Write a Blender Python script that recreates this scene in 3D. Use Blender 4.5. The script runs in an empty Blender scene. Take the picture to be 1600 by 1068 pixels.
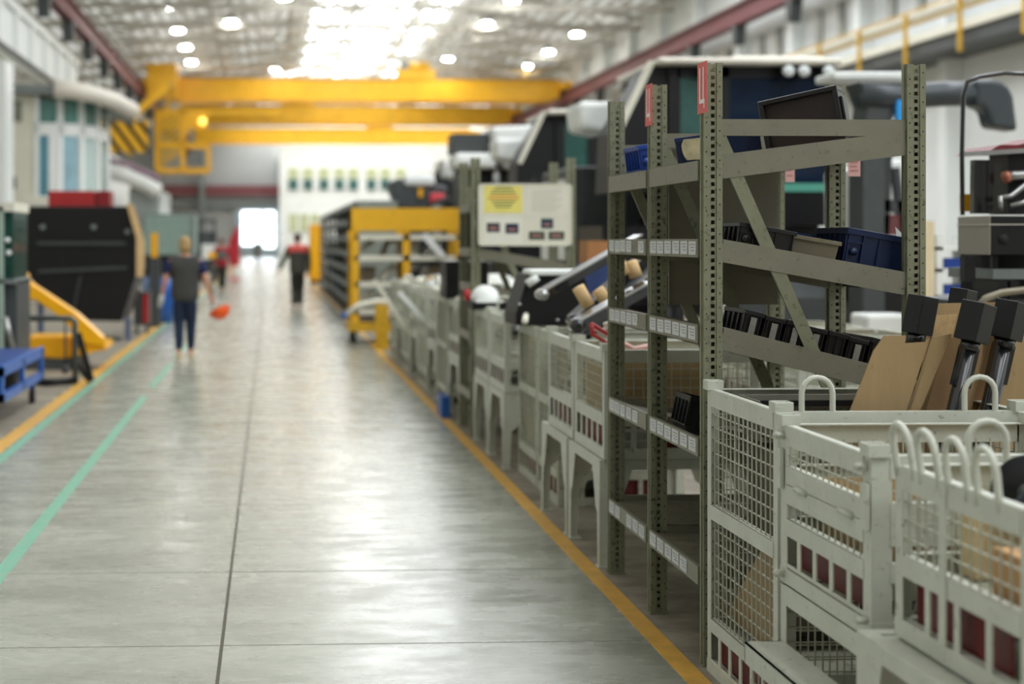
import bpy, math, random
from mathutils import Vector, Matrix, Euler

R = math.radians
random.seed(7)
scene = bpy.context.scene
COL = scene.collection

# ------------------------------------------------------------------ camera, world, light, exposure
F_PX = 2350.0                      # focal length in pixels of the 1600 px wide frame
EYE = 1.68                         # camera height
YAW = R(2.5)
CX = 424 + F_PX * math.tan(YAW)    # principal point, pixels
cam_d = bpy.data.cameras.new('camera')
cam = bpy.data.objects.new('camera', cam_d); COL.objects.link(cam)
cam.location = (0, 0, EYE)
cam.rotation_euler = (R(90), 0, -YAW)
cam_d.sensor_width = 36.0
cam_d.lens = F_PX / 1600 * 36.0
cam_d.shift_x = (800 - CX) / 1600
cam_d.shift_y = (374 - 534) / 1600
cam_d.clip_end = 400
cam_d.clip_start = 0.1
cam_d.dof.use_dof = True
cam_d.dof.focus_distance = 5.75
cam_d.dof.aperture_fstop = 1.55
scene.camera = cam

world = bpy.data.worlds.new('world'); scene.world = world
world.use_nodes = True
bg = world.node_tree.nodes['Background']
bg.inputs[0].default_value = (0.93, 0.97, 1.0, 1)
bg.inputs[1].default_value = 0.75

vs = scene.view_settings
vs.view_transform = 'Standard'; vs.look = 'None'; vs.gamma = 1.0
vs.use_curve_mapping = False
vs.exposure = 0.85
scene.cycles.use_denoising = True
scene.cycles.max_bounces = 7
scene.cycles.diffuse_bounces = 4
scene.cycles.glossy_bounces = 3
scene.cycles.transmission_bounces = 4
scene.cycles.sample_clamp_indirect = 6.0

SKY_LIGHT = 3.2        # daylight behind the roof glazing, added strips too
LAMP_LIGHT = 60.0      # the hall lamps


def X_of(px, Y):
    """world X of pixel column px at world distance Y along the aisle"""
    return Y * math.tan(math.atan((px - CX) / F_PX) + YAW)


def Y_of(px, X):
    return X / math.tan(math.atan((px - CX) / F_PX) + YAW)


def Z_of(py, X, Y):
    d = X * math.sin(YAW) + Y * math.cos(YAW)
    return EYE - (py - 374) / F_PX * d


def at(px, py, Y):
    x = X_of(px, Y)
    return Vector((x, Y, Z_of(py, x, Y)))


# ------------------------------------------------------------------ materials
def lin(c):
    return tuple((v / 12.92 if v <= .04045 else ((v + .055) / 1.055) ** 2.4) for v in [x / 255 for x in c])


MATS = {}


def mat(name, rgb, rough=.5, metal=0.0, var=.12, scale=6.0, bump=0.0, dirt=None, dirt_amt=0.0, dirt_scale=18.0,
        spec=.5, emit=None, estr=0, coat=0, alpha=1, trans=0, stretch=(1, 1, 1)):
    if name in MATS:
        return MATS[name]
    m = bpy.data.materials.new(name); m.use_nodes = True
    nt = m.node_tree; N = nt.nodes; L = nt.links
    p = N['Principled BSDF']
    base = lin(rgb)
    p.inputs['Base Color'].default_value = (*base, 1)
    p.inputs['Roughness'].default_value = rough
    p.inputs['Metallic'].default_value = metal
    p.inputs['Specular IOR Level'].default_value = spec
    if coat:
        p.inputs['Coat Weight'].default_value = coat
    if trans:
        p.inputs['Transmission Weight'].default_value = trans
    if emit:
        p.inputs['Emission Color'].default_value = (*lin(emit), 1)
        p.inputs['Emission Strength'].default_value = estr
    if var or dirt_amt or bump:
        tc = N.new('ShaderNodeTexCoord'); mp = N.new('ShaderNodeMapping')
        mp.inputs['Scale'].default_value = stretch
        L.new(tc.outputs['Object'], mp.inputs['Vector'])
        no = N.new('ShaderNodeTexNoise'); no.inputs['Scale'].default_value = scale
        no.inputs['Detail'].default_value = 5; no.inputs['Roughness'].default_value = .62
        L.new(mp.outputs[0], no.inputs['Vector'])
        mr = N.new('ShaderNodeMapRange')
        mr.inputs[1].default_value = .3; mr.inputs[2].default_value = .7
        mr.inputs[3].default_value = 1 - var; mr.inputs[4].default_value = 1 + var
        L.new(no.outputs['Fac'], mr.inputs[0])
        mx = N.new('ShaderNodeMix'); mx.data_type = 'RGBA'; mx.blend_type = 'MULTIPLY'
        mx.inputs[0].default_value = 1.0
        mx.inputs[6].default_value = (*base, 1)
        L.new(mr.outputs[0], mx.inputs[7])
        out = mx.outputs[2]
        if dirt_amt:
            n2 = N.new('ShaderNodeTexNoise'); n2.inputs['Scale'].default_value = dirt_scale
            n2.inputs['Detail'].default_value = 8; n2.inputs['Roughness'].default_value = .75
            L.new(mp.outputs[0], n2.inputs['Vector'])
            r2 = N.new('ShaderNodeMapRange')
            t = .66 - .16 * dirt_amt
            r2.inputs[1].default_value = t; r2.inputs[2].default_value = t + .1
            r2.inputs[3].default_value = 0; r2.inputs[4].default_value = .85
            L.new(n2.outputs['Fac'], r2.inputs[0])
            m2 = N.new('ShaderNodeMix'); m2.data_type = 'RGBA'
            L.new(r2.outputs[0], m2.inputs[0]); L.new(out, m2.inputs[6])
            m2.inputs[7].default_value = (*lin(dirt), 1)
            out = m2.outputs[2]
        L.new(out, p.inputs['Base Color'])
        if bump:
            b = N.new('ShaderNodeBump'); b.inputs['Strength'].default_value = bump
            b.inputs['Distance'].default_value = .01
            L.new(no.outputs['Fac'], b.inputs['Height']); L.new(b.outputs[0], p.inputs['Normal'])
    MATS[name] = m
    return m


M_CRATE = mat('crate paint', (200, 202, 188), .42, .0, .07, 7, .05, (122, 98, 72), .45, 30)
M_CRATE2 = mat('crate paint aged', (188, 190, 172), .48, .0, .1, 5, .05, (110, 82, 60), .75, 16)
M_WIRE = mat('wire paint', (182, 182, 164), .4, .15, .1, 10)
M_RACK = mat('rack zinc paint', (140, 141, 117), .38, .35, .12, 9, .08, (70, 66, 50), .6, 30)
M_RACKL = mat('rack beam paint', (134, 131, 114), .38, .3, .08, 6, .04, (88, 78, 60), .5, 26)
M_DECK = mat('shelf deck steel', (118, 112, 94), .55, .25, .16, 9, .05, (66, 56, 42), .7, 14)
M_HOLESHADE = mat('hole shade', (14, 14, 12), .9, var=0)
M_TAG = mat('paper tag', (205, 206, 205), .6, var=.1, scale=60)
M_INK = mat('printed ink', (60, 60, 66), .7, var=0)
M_RED = mat('dark red liner', (98, 18, 20), .45, var=.15)
M_SIGNRED = mat('sign red', (214, 96, 92), .5, var=.05)
M_SIGNPINK = mat('sign pink', (222, 176, 168), .5, var=.05)
M_SIGNW = mat('sign white', (240, 232, 226), .5, var=0)
M_BLUEBIN = mat('navy plastic', (20, 36, 74), .34, var=.1)
M_BLUEBIN2 = mat('blue plastic', (26, 62, 142), .34, var=.1)
M_BLACKP = mat('black plastic', (26, 25, 25), .32, var=.15)
M_BROWNP = mat('brown black plastic', (45, 33, 28), .35, var=.2, dirt=(96, 50, 30), dirt_amt=.3)
M_BEIGEP = mat('beige plastic', (122, 113, 92), .5, var=.1, dirt=(84, 74, 58), dirt_amt=.5)
M_KRAFT = mat('cardboard', (166, 140, 99), .75, var=.1, scale=4, bump=.1, dirt=(132, 106, 70), dirt_amt=.3, stretch=(3, 1, .7))
M_KRAFTD = mat('cardboard edge', (140, 108, 68), .8, var=.15)
M_FOAM = mat('kraft foam', (214, 180, 130), .8, var=.1)
M_BLKM = mat('black painted steel', (22, 22, 23), .22, .0, .1, coat=.5)
M_BLKMAT = mat('black satin steel', (20, 20, 21), .42, .0, .12, spec=.35)
M_GREYP = mat('warm grey panel', (150, 144, 134), .5, var=.05)
M_BOARD = mat('beige fibreboard', (150, 143, 124), .6, var=.06, scale=3)
M_WHITE = mat('white paint', (236, 238, 234), .5, var=.03, scale=2)
M_CREAM = mat('cream cladding', (226, 222, 204), .5, var=.04, scale=2)
M_YEL = mat('crane yellow', (236, 178, 28), .45, var=.08, scale=1.5, dirt=(150, 100, 20), dirt_amt=.4, dirt_scale=5)
M_YELM = mat('machine yellow', (250, 180, 10), .35, var=.05)
M_YELD = mat('dull yellow steel', (206, 160, 30), .5, var=.15, dirt=(120, 90, 30), dirt_amt=.6)
M_MAROON = mat('maroon beam', (116, 62, 66), .55, var=.1)
M_STEEL = mat('bare steel', (170, 170, 168), .3, .8, .08)
M_GREY = mat('grey paint', (120, 126, 124), .5, var=.1)
M_DGREY = mat('dark grey paint', (66, 70, 70), .5, var=.12)
M_DARK = mat('dark void', (18, 18, 18), .8, var=.1)
M_BLUE = mat('blue enamel', (28, 88, 170), .35, var=.08)
M_LBLUE = mat('light blue film', (40, 150, 225), .4, var=.05)
M_REDM = mat('red enamel', (176, 42, 44), .4, var=.08)
M_ORANGE = mat('orange plastic', (255, 96, 20), .35, var=0)
M_SKIN = mat('skin', (206, 150, 124), .5, var=.04)
M_HAIRG = mat('blond hair', (170, 140, 92), .7, var=.25, scale=60)
M_HAIRD = mat('dark hair', (52, 40, 34), .7, var=.25, scale=60)
M_VEST = mat('charcoal vest cloth', (62, 62, 60), .85, var=.12)
M_NAVY = mat('navy cloth', (24, 34, 84), .85, var=.1)
M_JEANS = mat('dark jeans', (22, 40, 66), .85, var=.15)
M_SHOE = mat('beige shoe', (206, 190, 150), .7, var=.1)
M_SHOED = mat('dark shoe', (40, 38, 36), .6, var=.1)
M_JACKET = mat('olive grey jacket', (74, 74, 64), .85, var=.1)
M_CORAL = mat('coral yoke cloth', (224, 92, 86), .8, var=.05)
M_REDJ = mat('red jacket cloth', (170, 40, 50), .8, var=.1)
M_TROUSER = mat('dark olive trousers', (52, 50, 42), .85, var=.12)
M_CLOTHG = mat('grey cloth', (110, 108, 104), .85, var=.1)
M_GLASS = mat('cab tinted glass', (16, 40, 48), .08, 0, var=0, spec=.4)
M_GLASSB = mat('cab blue glass', (14, 30, 52), .15, 0, var=.5, scale=1.2, spec=.25)
M_TEAL = mat('teal glass edge', (96, 170, 150), .15, 0, var=0)
M_OFFGLASS = mat('office glass', (120, 156, 156), .1, 0, var=.25, scale=1.3, spec=.8)
M_RUB = mat('tyre rubber', (28, 28, 28), .75, var=.1)
M_CEIL = mat('roof sheet', (226, 224, 216), .6, var=.1, scale=.6)
M_TRUSS = mat('truss grey paint', (186, 182, 170), .5, var=.12, scale=1)
M_CLAD = mat('white wall sheet', (232, 235, 232), .55, var=.03, scale=.5)
M_ROPE = mat('green shade cloth', (136, 156, 146), .7, var=.15, scale=8)


# ------------------------------------------------------------------ mesh builder
def wloc(o):
    v = Vector((0, 0, 0))
    while o is not None:
        v += Vector(o.location); o = o.parent
    return v


class MB:
    def __init__(s):
        s.v = []; s.f = []; s.m = []; s.mi = 0; s.sm = []; s.smooth = False

    def slot(s, i):
        s.mi = i; return s

    def add(s, verts, faces):
        b = len(s.v)
        s.v.extend([tuple(x) for x in verts])
        for f in faces:
            s.f.append(tuple(b + i for i in f)); s.m.append(s.mi); s.sm.append(s.smooth)
        return s

    def bb(s, x0, x1, y0, y1, z0, z1):
        if x1 < x0: x0, x1 = x1, x0
        if y1 < y0: y0, y1 = y1, y0
        if z1 < z0: z0, z1 = z1, z0
        return s.add([(x0, y0, z0), (x1, y0, z0), (x1, y1, z0), (x0, y1, z0), (x0, y0, z1), (x1, y0, z1), (x1, y1, z1), (x0, y1, z1)],
                     [(0, 3, 2, 1), (4, 5, 6, 7), (0, 1, 5, 4), (1, 2, 6, 5), (2, 3, 7, 6), (3, 0, 4, 7)])

    def box(s, c, d, rot=None):
        hx, hy, hz = d[0] / 2, d[1] / 2, d[2] / 2
        pts = [(-hx, -hy, -hz), (hx, -hy, -hz), (hx, hy, -hz), (-hx, hy, -hz), (-hx, -hy, hz), (hx, -hy, hz), (hx, hy, hz), (-hx, hy, hz)]
        M = Euler(rot).to_matrix() if rot is not None else Matrix.Identity(3)
        c = Vector(c)
        return s.add([c + M @ Vector(p) for p in pts], [(0, 3, 2, 1), (4, 5, 6, 7), (0, 1, 5, 4), (1, 2, 6, 5), (2, 3, 7, 6), (3, 0, 4, 7)])

    def bar(s, a, b, w, h, up=(0, 0, 1)):
        """box beam from a to b, w across, h along up"""
        a = Vector(a); b = Vector(b); d = (b - a).normalized(); up = Vector(up)
        side = d.cross(up)
        if side.length < 1e-4: side = d.cross(Vector((0, 1, 0)))
        side.normalize(); up = side.cross(d).normalized()
        P = []
        for p in (a, b):
            for (i, j) in ((-1, -1), (1, -1), (1, 1), (-1, 1)):
                P.append(p + side * (i * w / 2) + up * (j * h / 2))
        return s.add(P, [(0, 3, 2, 1), (4, 5, 6, 7), (0, 1, 5, 4), (1, 2, 6, 5), (2, 3, 7, 6), (3, 0, 4, 7)])

    def tube(s, pts, r, n=8, cap=True):
        pts = [Vector(p) for p in pts]
        rr = r if isinstance(r, (list, tuple)) else [r] * len(pts)
        V = []; Fc = []
        prev = None
        for i, p in enumerate(pts):
            if i == 0: d = pts[1] - p
            elif i == len(pts) - 1: d = p - pts[i - 1]
            else: d = (pts[i + 1] - p).normalized() + (p - pts[i - 1]).normalized()
            d.normalize()
            if prev is None:
                a = d.cross(Vector((0, 0, 1)))
                if a.length < .05: a = d.cross(Vector((1, 0, 0)))
            else:
                a = prev - d * prev.dot(d)
            a.normalize(); prev = a; b = d.cross(a)
            for k in range(n):
                t = 2 * math.pi * k / n
                V.append(p + (a * math.cos(t) + b * math.sin(t)) * rr[i])
        for i in range(len(pts) - 1):
            for k in range(n):
                Fc.append((i * n + k, i * n + (k + 1) % n, (i + 1) * n + (k + 1) % n, (i + 1) * n + k))
        if cap:
            Fc.append(tuple(range(n - 1, -1, -1))); Fc.append(tuple((len(pts) - 1) * n + k for k in range(n)))
        o = s.smooth; s.smooth = n > 5
        s.add(V, Fc); s.smooth = o
        return s

    def cyl(s, a, b, r, n=16):
        return s.tube([a, b], r, n)

    def prism(s, poly, axis, t0, t1):
        """poly of 2D points extruded along axis (0,1,2) from t0 to t1"""
        n = len(poly)

        def P(q, t):
            if axis == 0: return (t, q[0], q[1])
            if axis == 1: return (q[0], t, q[1])
            return (q[0], q[1], t)
        V = [P(q, t0) for q in poly] + [P(q, t1) for q in poly]
        Fc = [tuple(range(n)), tuple(range(2 * n - 1, n - 1, -1))]
        for i in range(n):
            j = (i + 1) % n
            Fc.append((i, i + n, j + n, j))
        return s.add(V, Fc)

    def ball(s, c, r, nu=12, nv=8, squash=(1, 1, 1), zmin=-1.0):
        c = Vector(c); V = []; Fc = []
        for j in range(nv + 1):
            t = math.pi * j / nv
            for i in range(nu):
                a = 2 * math.pi * i / nu
                z = max(math.cos(t), zmin)
                V.append((c.x + r * squash[0] * math.sin(t) * math.cos(a), c.y + r * squash[1] * math.sin(t) * math.sin(a), c.z + r * squash[2] * z))
        for j in range(nv):
            for i in range(nu):
                Fc.append((j * nu + i, (j + 1) * nu + i, (j + 1) * nu + (i + 1) % nu, j * nu + (i + 1) % nu))
        o = s.smooth; s.smooth = True
        s.add(V, Fc); s.smooth = o
        return s

    def open_box(s, x0, x1, y0, y1, z0, z1, t=.004, taper=0.0):
        """five walled container; taper shrinks the floor"""
        def ring(o, z, tp):
            return [(x0 + o + tp, y0 + o + tp, z), (x1 - o - tp, y0 + o + tp, z), (x1 - o - tp, y1 - o - tp, z), (x0 + o + tp, y1 - o - tp, z)]
        V = ring(0, z0, taper) + ring(0, z1, 0) + ring(t, z1, 0) + ring(t, z0 + t, taper)
        Fc = [(3, 2, 1, 0)]
        for k in range(3):
            for i in range(4):
                j = (i + 1) % 4
                Fc.append((k * 4 + i, k * 4 + j, (k + 1) * 4 + j, (k + 1) * 4 + i))
        Fc.append((12, 13, 14, 15))
        return s.add(V, Fc)

    def build(s, name, mats, parent=None, bevel=0.0, rot=None):
        if not isinstance(mats, (list, tuple)): mats = [mats]
        me = bpy.data.meshes.new(name)
        off = wloc(parent) if parent is not None else Vector((0, 0, 0))
        loc = None
        V = s.v
        if parent is None:          # a thing that is one mesh: its origin at the base centre
            xs = [p[0] for p in V]; ys = [p[1] for p in V]; zs = [p[2] for p in V]
            off = Vector(((min(xs) + max(xs)) / 2, (min(ys) + max(ys)) / 2, min(zs))); loc = off
        me.from_pydata([(p[0] - off.x, p[1] - off.y, p[2] - off.z) for p in V], [], s.f)
        for m in mats: me.materials.append(m)
        me.polygons.foreach_set('material_index', s.m)
        me.polygons.foreach_set('use_smooth', s.sm)
        me.validate()
        me.update()
        o = bpy.data.objects.new(name, me); COL.objects.link(o)
        if parent is not None: o.parent = parent
        if loc is not None: o.location = loc
        if bevel:
            b = o.modifiers.new('bevel', 'BEVEL'); b.width = bevel; b.segments = 2; b.limit_method = 'ANGLE'
        return o


def tag(o, label=None, cat=None, group=None, kind=None):
    if label: o['label'] = label
    if cat: o['category'] = cat
    if group: o['group'] = group
    if kind: o['kind'] = kind
    return o


def thing(name, loc, label, cat, group=None, rz=0):
    o = bpy.data.objects.new(name, None); COL.objects.link(o)
    o.location = loc; o.empty_display_size = .2
    o.rotation_euler = (0, 0, rz)
    return tag(o, label, cat, group)


KIDS = None


def copy_tree(o, parent=None):
    c = o.copy(); COL.objects.link(c)
    if parent is not None:
        c.parent = parent
    for ch in [x for x in COL.objects if x.parent == o]:
        copy_tree(ch, c)
    return c


def structure(o):
    o['kind'] = 'structure'
    return o
# ------------------------------------------------------------------ the hall
def floor_mat(name, rgb, rough0, rough1, dark, scale=.9):
    m = bpy.data.materials.new(name); m.use_nodes = True
    nt = m.node_tree; N = nt.nodes; L = nt.links; p = N['Principled BSDF']
    tc = N.new('ShaderNodeTexCoord')
    mp = N.new('ShaderNodeMapping'); mp.inputs['Scale'].default_value = (1, 2.2, 1)
    L.new(tc.outputs['Object'], mp.inputs[0])
    n1 = N.new('ShaderNodeTexNoise'); n1.inputs['Scale'].default_value = scale; n1.inputs['Detail'].default_value = 8
    n1.inputs['Roughness'].default_value = .65
    L.new(mp.outputs[0], n1.inputs['Vector'])
    cr = N.new('ShaderNodeValToRGB')
    cr.color_ramp.elements[0].position = .3; cr.color_ramp.elements[0].color = (*lin(dark), 1)
    cr.color_ramp.elements[1].position = .62; cr.color_ramp.elements[1].color = (*lin(rgb), 1)
    L.new(n1.outputs['Fac'], cr.inputs[0])
    n3 = N.new('ShaderNodeTexNoise'); n3.inputs['Scale'].default_value = 14; n3.inputs['Detail'].default_value = 6
    L.new(mp.outputs[0], n3.inputs['Vector'])
    mr3 = N.new('ShaderNodeMapRange'); mr3.inputs[1].default_value = .35; mr3.inputs[2].default_value = .65
    mr3.inputs[3].default_value = .9; mr3.inputs[4].default_value = 1.06
    L.new(n3.outputs['Fac'], mr3.inputs[0])
    mx = N.new('ShaderNodeMix'); mx.data_type = 'RGBA'; mx.blend_type = 'MULTIPLY'; mx.inputs[0].default_value = 1
    L.new(cr.outputs[0], mx.inputs[6]); L.new(mr3.outputs[0], mx.inputs[7])
    L.new(mx.outputs[2], p.inputs['Base Color'])
    n2 = N.new('ShaderNodeTexNoise'); n2.inputs['Scale'].default_value = 3.2; n2.inputs['Detail'].default_value = 6
    L.new(mp.outputs[0], n2.inputs['Vector'])
    mr = N.new('ShaderNodeMapRange'); mr.inputs[1].default_value = .3; mr.inputs[2].default_value = .7
    mr.inputs[3].default_value = rough0; mr.inputs[4].default_value = rough1
    L.new(n2.outputs['Fac'], mr.inputs[0]); L.new(mr.outputs[0], p.inputs['Roughness'])
    b = N.new('ShaderNodeBump'); b.inputs['Strength'].default_value = .035; b.inputs['Distance'].default_value = .02
    L.new(n2.outputs['Fac'], b.inputs['Height']); L.new(b.outputs[0], p.inputs['Normal'])
    p.inputs['Specular IOR Level'].default_value = .55
    return m


M_FLOOR = floor_mat('polished concrete', (164, 165, 151), .17, .36, (134, 134, 121))
M_FLOORB = floor_mat('dusty concrete', (150, 140, 122), .5, .75, (104, 96, 82), 2.2)
M_LINEY = mat('floor line yellow', (214, 164, 72), .42, var=.15, scale=9, dirt=(150, 124, 76), dirt_amt=.45, dirt_scale=12)
M_LINEG = mat('floor line green', (116, 176, 148), .4, var=.12, scale=9, dirt=(150, 160, 142), dirt_amt=.9, dirt_scale=9)
M_JOINTL = mat('faint joint', (128, 126, 112), .7, var=.25, scale=12)
M_JOINT = mat('joint filler', (84, 80, 66), .8, var=.2, scale=30)

structure(MB().bb(-2.3, 1.62, -14, 146, -.05, 0).build('floor', M_FLOOR))
structure(MB().bb(1.62, 18.6, -14, 146, -.05, 0).build('floor', M_FLOORB))
structure(MB().bb(-15.5, -2.3, -14, 146, -.05, 0).build('floor', M_FLOORB))


def line(x0, x1, y0, y1, m, n, z=.002):
    structure(MB().bb(x0, x1, y0, y1, .0, z).build('trim_%d' % n, m))


line(1.575, 1.665, -5, 95, M_LINEY, 1)
line(-2.27, -2.13, -5, 95, M_LINEY, 2)
line(-2.11, -2.03, -5, 60, M_LINEG, 3)
yy = 2.0; n = 4
for y0, y1 in ((2.0, 16.2), (17.2, 20.5), (21.2, 24.0)):
    line(-1.40, -1.32, y0, y1, M_LINEG, n); n += 1
line(-.212, -.198, -2, 90, M_JOINT, n); n += 1
for y in (6.24, 7.62, 13.8, 19.9, 26):
    line(-2.0, 1.55, y, y + .004, M_JOINTL, n, .0012); n += 1

# walls
XL, XR = -15.5, 18.6
w = structure(MB().bb(XR, XR + .3, -14, 146, 0, 14).build('wall_right', M_CLAD))
w = structure(MB().bb(XL - .3, XL, -14, 146, 0, 14).build('wall_left', M_CLAD))
mb = MB()
mb.bb(XL, XR, 146, 146.3, 0, 15)
structure(MB().bb(XL, XR, -14.3, -14, 0, 14).build('wall_back_unseen', mat('back wall sheet', (150, 150, 146), .6, var=.06, scale=.3)))  # unseen wall behind the camera, added to cut frontal light
structure(mb.build('wall_end', mat('end wall sheet', (166, 168, 166), .6, var=.06, scale=.3)))

# white two storey building at the end of the hall
mb = MB().bb(.75, 17.9, 130, 145.9, 0, 9.6)
structure(mb.build('wall_annex', M_WHITE))
M_WINUP = mat('blind yellow green', (190, 196, 150), .5, var=.1)
M_WINLO = mat('window teal', (66, 104, 100), .2, var=.2, scale=.6)
n = 1
for x in (458, 481, 506, 530, 552, 580, 602, 626):
    X = X_of(x, 130)
    r = structure(MB().bb(X - .5, X + .5, 129.9, 129.99, 5.85, 7.95).build('window_%d' % n, M_WHITE))
    u = MB().bb(X - .42, X + .42, 129.86, 129.9, 6.95, 7.85).build('blind', M_WINUP, r)
    u = MB().bb(X - .42, X + .42, 129.86, 129.9, 5.95, 6.88).build('pane', M_WINLO, r)
    n += 1
for x in (458, 475, 492):
    X = X_of(x, 130)
    r = structure(MB().bb(X - .4, X + .4, 129.9, 129.99, 2.3, 4.0).build('window_%d' % n, M_WHITE))
    MB().bb(X - .33, X + .33, 129.86, 129.9, 2.4, 3.9).build('pane', M_WINUP, r)
    n += 1
# the gate with daylight behind its glazing
M_DAY = mat('daylight glazing', (240, 248, 255), .3, var=0, emit=(235, 246, 255), estr=3.2)
d = structure(MB().bb(-3.7, .72, 145.6, 145.98, 0, 4.7).build('door_1', mat('gate panel', (150, 160, 164), .5, var=.05)))
for (x0, x1, z0, z1) in ((-2.85, -.95, 3.55, 4.4), (-.75, .3, 3.55, 4.4), (-2.85, -1.0, 1.15, 3.4), (-.75, .3, .9, 3.4)):
    MB().bb(x0, x1, 145.5, 145.6, z0, z1).build('pane', M_DAY, d)
MB().bb(-15, .74, 145.2, 145.6, 5.9, 6.9).build('trim_30', M_MAROON)['kind'] = 'structure'
MB().bb(-15, .74, 145.3, 145.6, 4.9, 5.3).build('trim_31', M_GREY)['kind'] = 'structure'
for x in (-11.4, -6.9):
    structure(MB().bb(x, x + .5, 144.6, 145.4, 0, 12).build('trim_32', M_GREY))

# roof: a shallow gable with glazed strips along the ridge, others added for light
RID = 5.1


def roof_z(x): return 15.2 - abs(x - RID) * .16


mb = MB()
def strip(mb, a, b, ya, yb, dz=0.0, th=0):   # one roof sheet between two X and two Y
    if not th:
        mb.add([(a, ya, roof_z(a) + dz), (b, ya, roof_z(b) + dz), (b, yb, roof_z(b) + dz), (a, yb, roof_z(a) + dz)], [(0, 3, 2, 1)])
        return
    za, zb = roof_z(a) + dz, roof_z(b) + dz
    mb.add([(a, ya, za), (b, ya, zb), (b, yb, zb), (a, yb, za), (a, ya, za + th), (b, ya, zb + th), (b, yb, zb + th), (a, yb, za + th)],
           [(0, 3, 2, 1), (4, 5, 6, 7), (0, 1, 5, 4), (1, 2, 6, 5), (2, 3, 7, 6), (3, 0, 4, 7)])


for x0, x1 in ((XL, 2.2), (10.0, XR)):
    strip(mb, x0, x1, 66, 116)
for x0, x1 in ((XL, 3.0), (9.0, 12.5), (15.5, XR)):
    strip(mb, x0, x1, -14, 66)
strip(mb, XL, -4.0, 116, 146)
nt = M_CEIL.node_tree; pb = nt.nodes['Principled BSDF']; ts = nt.nodes.new('ShaderNodeBsdfTranslucent'); ts.inputs[0].default_value = (.86, .85, .80, 1)
mxs = nt.nodes.new('ShaderNodeMixShader'); mxs.inputs[0].default_value = .5
nt.links.new(pb.outputs[0], mxs.inputs[1]); nt.links.new(ts.outputs[0], mxs.inputs[2]); nt.links.new(mxs.outputs[0], nt.nodes['Material Output'].inputs[0])
structure(mb.build('ceiling', M_CEIL))
M_SKYN = mat('dimmed roof glazing', (255, 255, 255), .5, var=0, emit=(244, 249, 255), estr=SKY_LIGHT * .68)  # near strips out of view, glow lowered to calm the floor glare
M_SKY = mat('roof glazing', (255, 255, 255), .5, var=0, emit=(244, 249, 255), estr=SKY_LIGHT)
for n, (x0, x1, ya, yb) in enumerate(((2.2, RID, 66, 116), (RID, 10.0, 66, 116), (3.0, RID, -14, 66), (RID, 9.0, -14, 66), (-4.0, RID, 116, 146), (RID, XR, 116, 146), (12.5, 15.5, -14, 66))):  # last three strips are added out of view to light the walls
    mb = MB(); strip(mb, x0, x1, ya, yb, .03, .02)
    structure(mb.build('window_%d' % (20 + n), M_SKYN if n in (2, 3) else M_SKY))
# purlins along the hall: roof framing
mb = MB()
x = XL + .4
k = 0
while x < XR:
    mb.bar((x, 60, roof_z(x) - .16), (x, 146, roof_z(x) - .16), .13, .16)
    x += .62
structure(mb.build('ceiling', M_TRUSS))

# roof trusses
def make_truss():
    t = thing('roof_truss', (RID, 26, 0), 'x', 'roof truss', 'roof trusses across the hall')
    mb = MB()
    mb.bar((XL + .2, 26, 12.2), (XR - .2, 26, 12.2), .22, .26)
    mb.build('bottom_chord', M_TRUSS, t)
    mb = MB()
    mb.bar((XL + .2, 26, roof_z(XL) - .4), (RID, 26, roof_z(RID) - .4), .2, .22)
    mb.bar((RID, 26, roof_z(RID) - .4), (XR - .2, 26, roof_z(XR) - .4), .2, .22)
    mb.build('top_chord', M_TRUSS, t)
    mb = MB()
    N_ = 20; dx = (XR - XL - .6) / N_
    for i in range(N_):
        a = XL + .3 + i * dx; b = a + dx
        if i % 2: mb.bar((a, 26, 12.2), (b, 26, roof_z(b) - .4), .1, .12)
        else: mb.bar((a, 26, roof_z(a) - .4), (b, 26, 12.2), .1, .12)
    mb.build('web_bracing', M_TRUSS, t)
    # long ties lying on the bottom chord towards the next truss
    mb = MB()
    mb.bar((-2.8, 26.13, 12.36), (-2.8, 31.9, 12.36), .1, .1); mb.build('tie', M_TRUSS, t)
    for x in (-12, -8.5, 1.0, 3.9, 6.5, 9.0, 12.6):
        MB().bar((x, 26.13, 12.36), (x, 31.9, 12.36), .1, .1).build('tie', M_TRUSS, t)
    MB().bar((-8, 26.2, 12.5), (-2, 31.8, 12.5), .08, .08).build('diagonal_tie', M_TRUSS, t)
    MB().bar((12, 26.2, 12.5), (6.5, 31.8, 12.5), .08, .08).build('diagonal_tie', M_TRUSS, t)
    return t


ORD = ['nearest', 'second', 'third', 'fourth', 'fifth', 'sixth', 'seventh', 'eighth', 'ninth', 'tenth', 'eleventh', 'twelfth', 'thirteenth', 'fourteenth', 'fifteenth', 'sixteenth', 'seventeenth', 'eighteenth', 'nineteenth']
t0 = make_truss()
t0.location.y = 62
t0['label'] = 'pale grey roof truss spanning the hall, nearest of the row'
for i in range(1, 14):
    c = copy_tree(t0); c.location.y = 62 + 6 * i
    c['label'] = 'pale grey roof truss under the roof sheets, %s from the camera' % ORD[i]

# hall lamps
M_LAMP = mat('lamp glow', (255, 255, 255), .5, var=0, emit=(255, 255, 250), estr=LAMP_LIGHT)


def make_lamp():
    t = thing('ceiling_lamp', (0, 70, 12.0), 'x', 'lamp', 'round ceiling lamps')
    MB().tube([(0, 70, 12.34), (0, 70, 12.4), (0, 70, 12.6), (0, 70, 12.66)], [.12, .3, .2, .1], 12).build('lamp_housing', M_GREY, t)
    MB().tube([(0, 70, 12.29), (0, 70, 12.345)], [.27, .27], 16).build('diffuser', M_LAMP, t)
    MB().cyl((0, 70, 12.66), (0, 70, 13.9), .02, 6).build('suspension_rod', M_GREY, t)
    return t


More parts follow.
